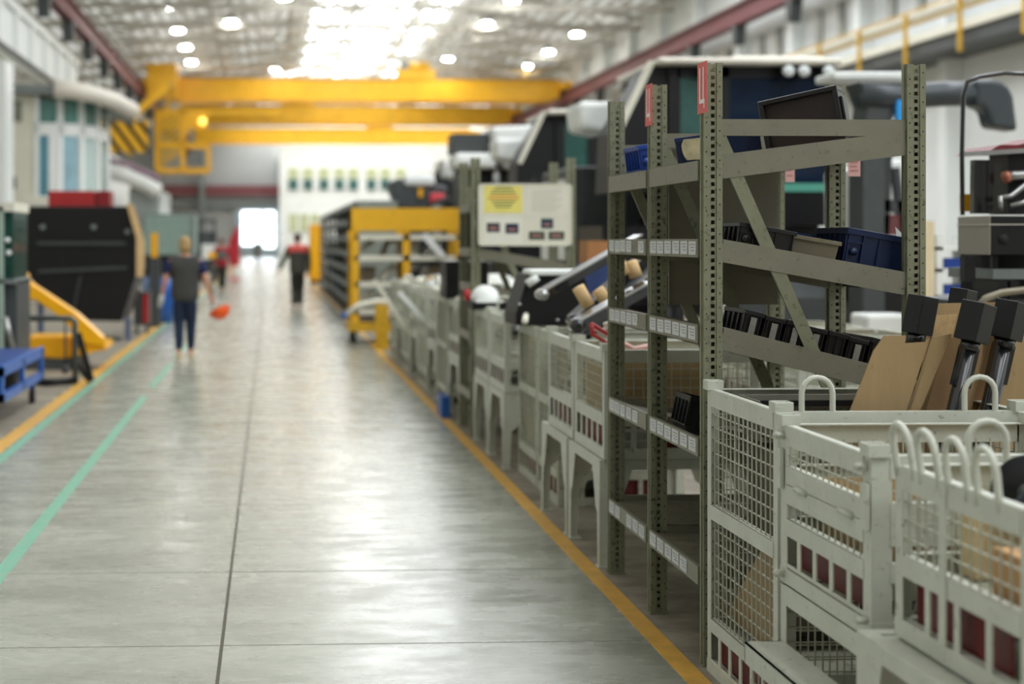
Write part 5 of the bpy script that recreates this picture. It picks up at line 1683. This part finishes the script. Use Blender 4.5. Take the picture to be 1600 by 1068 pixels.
# grey tube frame trolley in front
Yf = 17.6
t = thing('tube_trolley', (-2.8, Yf, 0), 'dark grey tube trolley frame standing on the yellow line at the left', 'trolley')
MB().tube([at(28, 497, Yf), at(110, 497, Yf), at(117, 503, Yf), at(118, 598, Yf)], .035, 12).build('frame_tube', mat('frame grey green', (78, 86, 84), .4, .1, .1), t)
a = at(118, 598, Yf)
MB().bar((a.x - .02, Yf, .28), (a.x + .15, Yf + .1, .02), .05, .05).build('strut', M_BLKMAT, t)
MB().bar(at(122, 520, Yf), (a.x + .17, Yf + .1, .03), .05, .06).build('strut', M_BLKMAT, t)
MB().tube([(a.x + .0, Yf, .045), (a.x - .30, Yf - .25, .045), (a.x - .42, Yf - .1, .045)], .045, 10).build('foot', M_BLKMAT, t)
MB().tube([at(28, 497, Yf), at(26, 540, Yf), at(30, 590, Yf)], .03, 10).build('frame_tube', M_BLKMAT, t)
a = at(34, 480, Yf + .2)
MB().tube([(a.x, Yf + .1, a.z + .05), (a.x + .05, Yf + .15, a.z - .15), (a.x + .02, Yf + .15, a.z - .45)], .035, 10).build('hose', M_STEEL, t)
MB().tube([at(102, 500, Yf), at(102, 575, Yf)], .012, 8).build('chain', M_DGREY, t)
MB().ball(tuple(at(102, 577, Yf)), .05, 10, 8).build('ball_weight', M_DGREY, t)
a = at(68, 590, Yf)
MB().bb(a.x, at(118, 590, Yf).x, Yf - .02, Yf + .06, 0, .05).build('foot_bar', M_BLKMAT, t)

# machine at the left margin: glass door and black works
t = thing('machine_cab', (-3.4, 17.0, 0), 'edge of a green glazed machine cab at the left margin', 'machine body')
Yg = 16.4
a, b = at(-30, 440, Yg), at(19, 330, Yg)
MB().bb(a.x, b.x, Yg + .05, Yg + 1.0, a.z, b.z).build('glass_door', M_GLASS2 := mat('green glass', (26, 66, 58), .1, var=.3, scale=3), t)
MB().bb(at(-2, 0, Yg).x, at(5, 0, Yg).x, Yg, Yg + .06, at(0, 560, Yg).z, at(0, 322, Yg).z).build('door_edge', mat('pale green edge', (168, 186, 170), .4, var=.05), t)
a, b = at(-30, 560, Yg), at(24, 440, Yg)
MB().bb(a.x, b.x, Yg + .1, Yg + 1.0, .3, b.z).build('lower_body', M_DGREY, t)
MB().bb(at(-30, 0, Yg).x, at(24, 0, Yg).x, Yg, Yg + 1.0, at(0, 443, Yg).z, at(0, 436, Yg).z).build('sill', M_GREY, t)
MB().bb(at(-30, 0, Yg).x, at(22, 0, Yg).x, Yg, Yg + 1.0, at(0, 330, Yg).z, at(0, 316, Yg).z).build('roof', M_CREAM, t)
for px, py in ((11, 375), (13, 395)):
    a = at(px, py, Yg); MB().ball((a.x, Yg + .03, a.z), .03, 10, 8).build('glass_highlight', M_WHITE, t)  # white balls set on the door as painted highlights of its glass
MB().tube([at(8, 495, Yg), at(14, 520, Yg), at(20, 545, Yg)], .03, 8).build('chrome_strut', M_STEEL, t)
a = at(-5, 560, Yg)
MB().tube([(a.x - .15, Yg + .6, .35), (a.x + .1, Yg + .6, .35)], .35, 20).build('wheel', M_RUB, t)

# blue steel platform cart
t = thing('platform_cart', (-3.0, 14.6, 0), 'bright blue steel platform cart at the left edge of the picture', 'cart')
X1_ = -2.36
y0_, y1_ = 13.35, 15.75
za, zb_ = .24, .55
MB().bb(-3.7, X1_ - .04, y0_ + .05, y1_, zb_ - .04, zb_ - .0).build('deck', mat('deep blue enamel', (18, 60, 130), .4, var=.08), t)
mb = MB()
mb.bb(X1_ - .04, X1_, y0_, y1_, zb_ - .08, zb_ + .02); mb.bb(X1_ - .04, X1_, y0_, y1_, za, za + .08)
for f in (0, .46, .95): mb.bb(X1_ - .04, X1_, y0_ + f * (y1_ - y0_), y0_ + f * (y1_ - y0_) + .08, za, zb_)
mb.build('side_frame', M_BLUE, t)
mb = MB().bb(-3.7, X1_ - .05, y0_, y0_ + .04, zb_ - .08, zb_ + .02); mb.bb(-3.7, X1_ - .05, y0_, y0_ + .04, za, za + .08)
mb.build('end_frame', M_BLUE, t)
for x in (X1_ - .12, -3.6):
    for y in (y0_ + .05, y1_ - .2):
        l = MB().bb(x, x + .05, y, y + .05, .12, za).build('leg', mat('deep blue enamel', (18, 60, 130)), t)
        MB().tube([(x - .0, y + .02, .07), (x + .05, y + .02, .07)], .07, 16).build('castor', M_RUB, l)

# beyond the hopper: tool trolley, yellow bollard, blue drums, shade cloth cage
t = thing('bollard', (X_of(240, 29), 29, 0), 'slim yellow topped bollard left of the walking woman', 'bollard')
a, b = at(236, 402, 29), at(246, 364, 29)
MB().bb(a.x, b.x, 29, 29.12, a.z, b.z).build('yellow_top', M_YELM, t)
MB().bb(a.x - .04, b.x + .05, 28.95, 29.15, 0, a.z).build('post', M_DGREY, t)
for i, (px, c_) in enumerate(((252, M_BLUE), (238, mat('pale blue drum', (110, 130, 170), .5, var=.1)))):
    a = at(px, 440, 30.5)
    tt = thing('plastic_drum', (a.x, 30.5 + i * .5, 0), ['bright blue drum behind the walking woman', 'pale blue drum beside the bollard'][i], 'drum')
    MB().tube([(a.x, 30.5 + i * .5, 0), (a.x, 30.5 + i * .5, .30), (a.x, 30.5 + i * .5, .33), (a.x, 30.5 + i * .5, .62), (a.x, 30.5 + i * .5, .9)], [.24, .25, .265, .25, .23], 20).build('body', c_, tt)
    MB().tube([(a.x, 30.5 + i * .5, .9), (a.x, 30.5 + i * .5, .93)], .2, 16).build('lid', M_DGREY, tt)
t = thing('tool_trolley', (X_of(222, 27), 27, 0), 'dark red and black tool trolley beside the hopper legs', 'trolley')
xx = X_of(222, 27)
MB().bb(xx - .15, xx + .12, 27, 27.5, .15, .75).build('cabinet', M_DGREY, t)
MB().bb(xx + .02, xx + .12, 26.95, 27.0, .2, .7).build('red_door', M_REDM, t)
for x in (xx - .1, xx + .08): MB().tube([(x - .02, 27.1, .07), (x + .02, 27.1, .07)], .07, 12).build('wheel', M_RUB, t)
t = thing('mesh_cage', (-3.3, 46, 0), 'tall pale green mesh covered cage behind the bollard', 'cage')
a, b = at(221, 398, 45), at(304, 336, 45)
MB().bb(a.x, b.x, 45, 47, a.z, b.z).build('mesh_cover', M_ROPE, t)
for x in (a.x, b.x - .08): MB().bb(x, x + .08, 44.95, 45.05, 0, b.z).build('post', M_GREY, t)
MB().bb(a.x, b.x, 45.1, 46.8, .1, a.z - .02).build('dark_base', M_DARK, t)
MB().bb(a.x + .1, b.x - .1, 45, 46.9, b.z, b.z + .05).build('top_frame', M_GREY, t)
tag(MB().bb(X_of(322, 40), X_of(336, 40), 40, 40.4, 0, .0 + Z_of(395, -1.8, 40)).build('sign_stand', mat('yellow sign face', (226, 200, 50), .5, var=.1)), 'yellow topped stand right of the walking woman', 'stand') if False else None
a, b = at(308, 402, 60), at(338, 352, 60)
t = thing('forklift', (-2.7, 60.5, 0), 'dark forklift with a white load parked at the far left of the aisle', 'forklift')
MB().bb(a.x, b.x, 60, 61.5, .35, b.z - .25).build('body', M_DGREY, t, bevel=.05)
MB().bb(a.x + .05, a.x + .12, 60, 60.1, 0.3, b.z + .2).build('mast', M_BLKMAT, t); MB().bb(b.x - .12, b.x - .05, 60, 60.1, .3, b.z + .2).build('mast', M_BLKMAT, t)
MB().bb(a.x, b.x, 60, 61.5, b.z + .15, b.z + .22).build('roof', M_BLKMAT, t)
MB().bb(a.x + .2, b.x, 59.6, 59.95, .9, 1.5).build('load', M_WHITE, t)
for x in (a.x + .1, b.x - .1): MB().tube([(x - .1, 60.3, .3), (x + .1, 60.3, .3)], .3, 16).build('wheel', M_RUB, t)
a, b = at(358, 402, 62), at(374, 352, 62)
tag(MB().prism([(a.x, 0.6), (b.x, .6), (b.x, b.z), (b.x - .1, b.z), (a.x, 1.6)], 1, 62, 62.1).bb(a.x, b.x, 61.9, 62.3, 0, .1).bb(a.x + .1, a.x + .16, 62.1, 62.16, .05, .8).build('red_screen', mat('red screen', (190, 30, 44), .5, var=.1)), 'red protective screen beside the man in the red jacket', 'screen')
a, b = at(325, 403, 38), at(338, 394, 38)
tt = thing('warning_stand', ((a.x + b.x) / 2, 38, 0), 'small yellow sign head on a stand right behind the woman', 'sign')
MB().bb(a.x, b.x, 38, 38.06, a.z, b.z).build('sign_plate', M_YELM, tt)
MB().bb((a.x + b.x) / 2 - .03, (a.x + b.x) / 2 + .03, 38.06, 38.1, 0, b.z).build('pole', M_DGREY, tt)

# office with curved front
t = thing('office_cabin', (-6.5, 44, 0), 'white upstairs office with curved glazed front on the left', 'office')
Yo = 42.0
XA = X_of(14, Yo); XB = X_of(56, Yo)
zlo, zhi = Z_of(322, -6, Yo), Z_of(142, -6, Yo)
MB().bb(XA - 4, XB, Yo, Yo + 8, 0, zhi).build('side_wall', M_CREAM, t)
a, b = at(17, 190, Yo), at(34, 158, Yo)
MB().bb(a.x, b.x, Yo - .03, Yo, a.z, b.z).build('small_window', mat('olive glass', (128, 132, 116), .2, var=.1), t)
a, b = at(14, 295, Yo), at(25, 276, Yo)
MB().bb(a.x, b.x, Yo - .03, Yo, a.z, b.z).build('wall_box', M_DGREY, t)
# curved front in facets
F = [(56, 42.0), (92, 42.1), (125, 42.6), (152, 43.6), (168, 45.2)]
pts = [Vector((X_of(px, y), y, 0)) for px, y in F]
z_sill, z_b0, z_b1, z_top = zlo, Z_of(213, -5, 42.5), Z_of(197, -5, 42.5), Z_of(158, -5, 42.5)
for i in range(4):
    p, q = pts[i], pts[i + 1]
    d = (q - p); n_ = Vector((-d.y, d.x, 0)).normalized() * -1

    def panel(name, z0, z1, u0, u1, m, off, th=.05):
        a_ = p + d * u0; b_ = p + d * u1
        o_ = n_ * off; i_ = n_ * (off - th)
        V = [a_ + o_, b_ + o_, b_ + i_, a_ + i_]
        MB().add([(v.x, v.y, z) for z in (z0, z1) for v in V], [(0, 3, 2, 1), (4, 5, 6, 7), (0, 1, 5, 4), (1, 2, 6, 5), (2, 3, 7, 6), (3, 0, 4, 7)]).build(name, m, t)
    panel('front_wall', 0, z_sill, 0, 1, M_CREAM, 0)
    panel('band', z_b0, z_b1 + .05, -.02, 1.02, M_WHITE, .06, .16)
    panel('mullion', z_sill, z_top + .3, -.06, .14, M_WHITE, .06, .14)
    if i == 3: panel('mullion', z_sill, z_top + .3, .86, 1.06, M_WHITE, .06, .14)
    if i == 0:
        panel('window_pane', z_sill, z_b0, .14, .55, mat('blue blind', (84, 140, 156), .3, var=.15), .0)
        panel('mullion', z_sill, z_b0, .55, 1.0, M_WHITE, .04, .1)
    else:
        panel('window_pane', z_sill, z_b0, .14, .95, [None, mat('bluish pane', (150, 186, 196), .15, var=.25, scale=1), mat('pale pane', (190, 206, 202), .15, var=.1, scale=1), mat('mixed pane', (120, 150, 142), .15, var=.6, scale=1)][i], 0)
    panel('upper_pane', z_b1, z_top, .14, .95, mat('upper teal glass', (90, 136, 128), .15, var=.4, scale=1), 0)
# curved canopy
cp = [at(14, 138, 41.5), at(85, 140, 41.5), at(118, 143, 41.6), at(150, 150, 42), at(180, 160, 43), at(207, 174, 45)]
mb = MB()
inner = [Vector((c.x - .3, 49.0, c.z)) for c in cp]
n_ = len(cp)
V = [(c.x, c.y, c.z + .12) for c in cp] + [(c.x, c.y, c.z - .12) for c in cp] + [(c.x, c.y, c.z + .12) for c in inner] + [(c.x, c.y, c.z - .12) for c in inner]
Fc = []
for i in range(n_ - 1):
    Fc += [(i, i + n_, i + 1 + n_, i + 1), (i, i + 1, i + 1 + 2 * n_, i + 2 * n_), (i + n_, i + 3 * n_, i + 1 + 3 * n_, i + 1 + n_)]
mb.add(V, Fc); mb.build('canopy_deck', M_GREY, t)
MB().tube([c + Vector((0, -.1, .02)) for c in cp[1:]], .24, 12).build('canopy_edge', mat('canopy cream', (226, 218, 204), .5, var=.04), t)
# white pillar at the very left
structure(MB().bb(X_of(-60, 40), X_of(15, 40), 39.4, 40.6, 0, Z_of(98, -6, 40)).build('trim_70', M_WHITE))
# second canopy further along
t = thing('entrance_awning', (-6.2, 72, 0), 'rounded white awning further along on the left, below the striped board', 'awning')
pts = [at(168, 268, 70), at(200, 276, 70), at(228, 288, 70), at(248, 300, 70)]
MB().tube(pts, .35, 12).build('edge', M_WHITE, t)
MB().tube([p + Vector((0, 0, .55)) for p in pts], .14, 10).build('upper_trim', mat('mauve trim', (150, 120, 136), .5, var=.1), t)
MB().bb(-11, at(172, 300, 70).x, 70.2, 80, 0, at(172, 240, 70).z).build('kiosk_wall', M_CLAD, t)
MB().bb(at(200, 300, 70).x, at(248, 300, 70).x, 70.4, 78, 0, at(200, 296, 70).z).build('glazed_wall', mat('hazy glazing', (150, 158, 156), .3, var=.15, scale=1), t)
# ------------------------------------------------------------------ people
def skin_mesh(name, verts, edges, radii, m, parent, root=0, sub=2):
    me = bpy.data.meshes.new(name)
    me.from_pydata([tuple(v) for v in verts], edges, [])
    o = bpy.data.objects.new(name, me); COL.objects.link(o)
    o.parent = parent
    md = o.modifiers.new('skin', 'SKIN'); md.use_smooth_shade = True
    if not me.skin_vertices: me.skin_vertices.new()
    for i, r in enumerate(radii):
        sv = me.skin_vertices[0].data[i]
        sv.radius = r if isinstance(r, tuple) else (r, r)
        sv.use_root = (i == root)
    s = o.modifiers.new('subdivision', 'SUBSURF'); s.levels = sub; s.render_levels = sub
    me.materials.append(m)
    return o


def person(loc, H, label, arms, legs, skin=M_SKIN, hair=M_HAIRD, top=M_VEST, sleeve=None, trousers=M_JEANS, shoe=M_SHOED, yoke=None, rz=0,
           hair_long=False, bulk=1.0, short_sleeve=False, glove=None, head_turn=0, bare_arms=False, backpack=None):
    """figure walking away along +y. arms: per side (elbow, hand) offsets from the shoulder; legs: per side (knee, ankle)"""
    s = H / 1.75
    t = thing('person', loc, label, 'person')

    def P(x, y, z): return Vector((x * s, y * s, z * s))
    V = []; E = []; Rr = []

    def add(v, r, par=None):
        V.append(v); Rr.append(r if isinstance(r, tuple) else r * s if not isinstance(r, tuple) else r)
        if par is not None: E.append((par, len(V) - 1))
        return len(V) - 1
    b = bulk
    pel = add(P(0, 0, .95), (.135 * s * b, .10 * s * b))
    wai = add(P(0, 0, 1.10), (.125 * s * b, .095 * s * b), pel)
    che = add(P(0, .01, 1.28), (.15 * s * b, .105 * s * b), wai)
    upp = add(P(0, .01, 1.42), (.12 * s * b, .085 * s * b), che)
    nec = add(P(0, .015, 1.50), .052, upp)
    hb = add(P(0, .03, 1.57), .066, nec)
    hc = add(P(0, .03, 1.655), (.076 * s, .092 * s), hb)
    ht = add(P(0, .02, 1.72), (.056 * s, .066 * s), hc)
    ends = {}
    for side in (-1, 1):
        sh = add(P(side * .165 * b, .0, 1.425), .052, upp)
        (ex, ey, ez), (hx, hy, hz) = arms[0 if side < 0 else 1]
        up = add(P(side * .195 * b, ey * .3, 1.36), .050, sh)
        el = add(P(side * (.195 * b + ex), ey, 1.40 + ez), .040, up)
        wr = add(P(side * (.195 * b + hx), hy, 1.40 + hz), .026, el)
        d = (V[wr] - V[el]).normalized()
        pl = add(V[wr] + d * .055 * s, (.038 * s, .018 * s), wr)
        kn = add(V[wr] + d * .095 * s, (.038 * s, .014 * s), pl)
        # four curled fingers of unequal length and a thumb from the side of the palm
        fw = Vector((0, 1, 0))
        for q, (u, ln) in enumerate(((-.028, .062), (-.010, .072), (.009, .068), (.026, .052))):
            a_ = add(V[kn] + fw * u * s + d * ln * .5 * s, .0085, kn)
            add(V[a_] + d * ln * .35 * s + Vector((-side * .016 * s, 0, 0)), .0075, a_)
        th = add(V[wr] + d * .035 * s + fw * .035 * s, .011, wr)
        add(V[th] + d * .035 * s + fw * .018 * s, .009, th)
        ends[side] = (V[sh].copy(), V[up].copy(), V[el].copy(), V[wr].copy(), V[kn].copy(), d)
    lg = {}
    for side in (-1, 1):
        (kx, ky, kz), (ax, ay, az) = legs[0 if side < 0 else 1]
        hp = add(P(side * .085, 0, .88), .088, pel)
        k_ = add(P(side * kx, ky, kz), .056, hp)
        ca = add(P(side * (kx * .6 + ax * .4), ky * .6 + ay * .4 - .015, kz * .68 + az * .32), .052, k_)
        an = add(P(side * ax, ay, az), .036, ca)
        he = add(P(side * ax, ay - .02, az - .045), .034, an)
        to = add(P(side * ax * 1.05, ay + .12, az - .055), .032, he)
        lg[side] = (V[hp].copy(), V[k_].copy(), V[ca].copy(), V[an].copy(), V[he].copy(), V[to].copy())
    body = skin_mesh('body', V, E, Rr, skin, t)
    # face: eyes, nose, mouth, ears (front is +y)
    fy = .118
    n_ = MB().tube([P(0, fy - .008, 1.665) + Vector(loc), P(0, fy + .012, 1.635) + Vector(loc)], [.008 * s, .014 * s], 8).build('nose', skin, t)
    for side in (-1, 1):
        MB().ball(P(side * .03, fy - .006, 1.665) + Vector(loc), .011 * s, 8, 6).build('eye', M_WHITE, t)
        MB().ball(P(side * .078, .03, 1.645) + Vector(loc), .028 * s, 8, 6, (.35, .7, 1.1)).build('ear', skin, t)
    MB().bb(loc[0] - .022 * s, loc[0] + .022 * s, loc[1] + (fy - .004) * s, loc[1] + (fy + .004) * s, loc[2] + 1.598 * s, loc[2] + 1.606 * s).build('mouth', M_REDM, t)
    # hair
    mb = MB().ball(P(0, .012, 1.685) + Vector(loc), .098 * s, 16, 10, (.92, 1.08, .95), zmin=-.25)
    if hair_long: mb.ball(P(0, -.03, 1.63) + Vector(loc), .09 * s, 14, 9, (.98, .75, 1.15))
    else: mb.ball(P(0, -.022, 1.65) + Vector(loc), .082 * s, 14, 9, (.95, .75, .9))
    mb.build('hair', hair, t)
    # upper garment
    g = 1.16
    V2 = [P(0, 0, .80), P(0, 0, .95), P(0, 0, 1.12), P(0, .01, 1.28), P(0, .01, 1.42), P(0, .012, 1.475)]
    R2 = [(.185 * s * b, .135 * s * b), (.185 * s * b, .138 * s * b), (.178 * s * b, .135 * s * b), (.195 * s * b, .145 * s * b), (.165 * s * b, .118 * s * b), (.085 * s, .08 * s)]
    E2 = [(0, 1), (1, 2), (2, 3), (3, 4), (4, 5)]
    for side in (-1, 1):
        sh, up, el, wr, kn, d = ends[side]
        i0 = len(V2); V2.append(sh + Vector((side * .012 * s, 0, 0))); R2.append((.085 * s, .085 * s)); E2.append((4, i0))
        if not (short_sleeve or bare_arms):
            for q, r in ((up, .078), (el, .064), (wr, .052)):
                V2.append(q); R2.append((r * s, r * s)); E2.append((len(V2) - 2, len(V2) - 1))
    jk = skin_mesh('jacket' if not (short_sleeve or bare_arms) else 'vest', V2, E2, R2, top, t)
    if short_sleeve:
        for side in (-1, 1):
            sh, up, el, wr, kn, d = ends[side]
            e_ = up + (el - up) * .62
            skin_mesh('sleeve', [sh, up, e_], [(0, 1), (1, 2)], [(.084 * s, .084 * s), (.076 * s, .076 * s), (.068 * s, .068 * s)], sleeve, t, sub=1)
    if yoke:
        V3 = [P(0, .008, 1.28), P(0, .008, 1.40), P(0, .012, 1.478)]
        R3 = [(.235 * s * b, .18 * s * b), (.225 * s * b, .17 * s * b), (.10 * s, .095 * s)]
        E3 = [(0, 1), (1, 2)]
        for side in (-1, 1):
            sh = ends[side][0]
            V3.append(sh + Vector((side * .012 * s, 0, .002))); R3.append((.112 * s, .112 * s)); E3.append((1, len(V3) - 1))
        skin_mesh('yoke', V3, E3, R3, yoke, t)
    if backpack:
        MB().bb(loc[0] - .15 * s, loc[0] + .15 * s, loc[1] - .19 * s, loc[1] - .10 * s, loc[2] + 1.08 * s, loc[2] + 1.36 * s).build('back_patch', backpack, t, bevel=.03)
    # trousers
    V4 = [P(0, 0, 1.0), P(0, 0, .92)]; R4 = [(.158 * s * b, .12 * s * b), (.165 * s * b, .128 * s * b)]; E4 = [(0, 1)]
    for side in (-1, 1):
        hp, k_, ca, an, he, to = lg[side]
        i0 = len(V4)
        th = hp + (k_ - hp) * .45
        for j, (q, r) in enumerate(((hp, .112), (th, .106), (k_, .084), (ca, .078), (an + Vector((0, 0, .02)), .075 if trousers is not M_JEANS else .056))):
            V4.append(q); R4.append((r * s, r * s)); E4.append((1 if j == 0 else len(V4) - 2, len(V4) - 1))
    skin_mesh('trousers', V4, E4, R4, trousers, t)
    for side in (-1, 1):
        hp, k_, ca, an, he, to = lg[side]
        L = Vector(loc)
        mb = MB()
        mb.ball(L + (he + to) / 2 + Vector((0, 0, -.0)), .10 * s, 12, 8, (.46, 1.25, .42))
        mb.bb(L.x + he.x - .04 * s, L.x + he.x + .04 * s, L.y + he.y - .05 * s, L.y + to.y + .03 * s, L.z + min(he.z, to.z) - .035 * s, L.z + min(he.z, to.z) - .02 * s)
        mb.build('shoe', shoe, t)
    if glove:
        sh, up, el, wr, kn, d = ends[glove[0]]
        L = Vector(loc)
        MB().tube([L + wr - d * .04 * s, L + wr + d * .05 * s, L + kn + d * .07 * s], [.034 * s, .045 * s, .03 * s], 10).build('glove', glove[1], t)
    t.rotation_euler = (0, 0, rz)
    return t, ends, s


woman_loc = (X_of(289, 21.3), 21.3, 0)
w, ends, s = person(woman_loc, 1.70, 'woman walking away in dark vest, short navy sleeves and dark jeans',
                    arms=(((.05, -.02, -.27), (.10, .06, -.50)), ((.07, -.02, -.27), (.14, .09, -.49))),
                    legs=(((.085, .06, .50), (.085, -.04, .09)), ((.085, .10, .50), (.085, .14, .085))),
                    hair=M_HAIRG, hair_long=True, top=M_VEST, sleeve=M_NAVY, trousers=M_JEANS, shoe=M_SHOE, short_sleeve=True, bulk=1.2,
                    glove=(-1, M_TAG), rz=R(3))
# orange hard hat held in her right hand by its brim
sh, up, el, wr, kn, d = ends[1]
hand = Vector(woman_loc) + Matrix.Rotation(R(3), 3, 'Z') @ (kn + d * .05)
hc = hand + Vector((.09, 0, -.10))
t = thing('hard_hat', hc, 'orange hard hat carried in the hand of the woman', 'hard hat')
MB().ball(hc, .135, 18, 12, (1.0, 1.15, .9), zmin=-.05).build('shell', M_ORANGE, t)
MB().tube([hc + Vector((0, -.0, -.008)), hc + Vector((0, 0, .006))], .165, 20).build('brim', M_ORANGE, t)
MB().bar(hc + Vector((0, -.14, .02)), hc + Vector((0, .14, .02)), .03, .02).build('inner_band', M_WHITE, t)
t.rotation_euler = (R(20), R(155), 0)

person((X_of(465, 35.6), 35.6, 0), 1.80, 'man walking away in grey jacket with coral red shoulder yoke',
       arms=(((.10, -.03, -.26), (.19, .04, -.46)), ((.03, -.02, -.28), (.02, .06, -.52))),
       legs=(((.08, .05, .50), (.085, -.02, .09)), ((.07, .09, .50), (.06, .10, .085))),
       top=M_JACKET, yoke=M_CORAL, trousers=M_TROUSER, bulk=1.18)
person((X_of(347, 48.7), 48.7, 0), 1.70, 'man in a red jacket with a grey back patch, far down the aisle',
       arms=(((.05, -.02, -.27), (.05, .03, -.50)), ((.06, -.02, -.27), (.08, .05, -.49))),
       legs=(((.07, .05, .50), (.07, .0, .09)), ((.06, .07, .50), (.05, .08, .085))),
       top=M_REDJ, trousers=M_TROUSER, backpack=M_CLOTHG, bulk=1.12, hair=mat('brown hair', (110, 70, 56), .7, var=.2))
person((X_of(402, 104), 104, 0), 1.72, 'small distant person in dark clothes before the bright gate',
       arms=(((.05, -.02, -.27), (.05, .03, -.50)), ((.06, -.02, -.27), (.08, .05, -.49))),
       legs=(((.07, .05, .50), (.07, .0, .09)), ((.06, .07, .50), (.05, .08, .085))),
       top=M_CLOTHG, trousers=M_TROUSER, bulk=1.05)
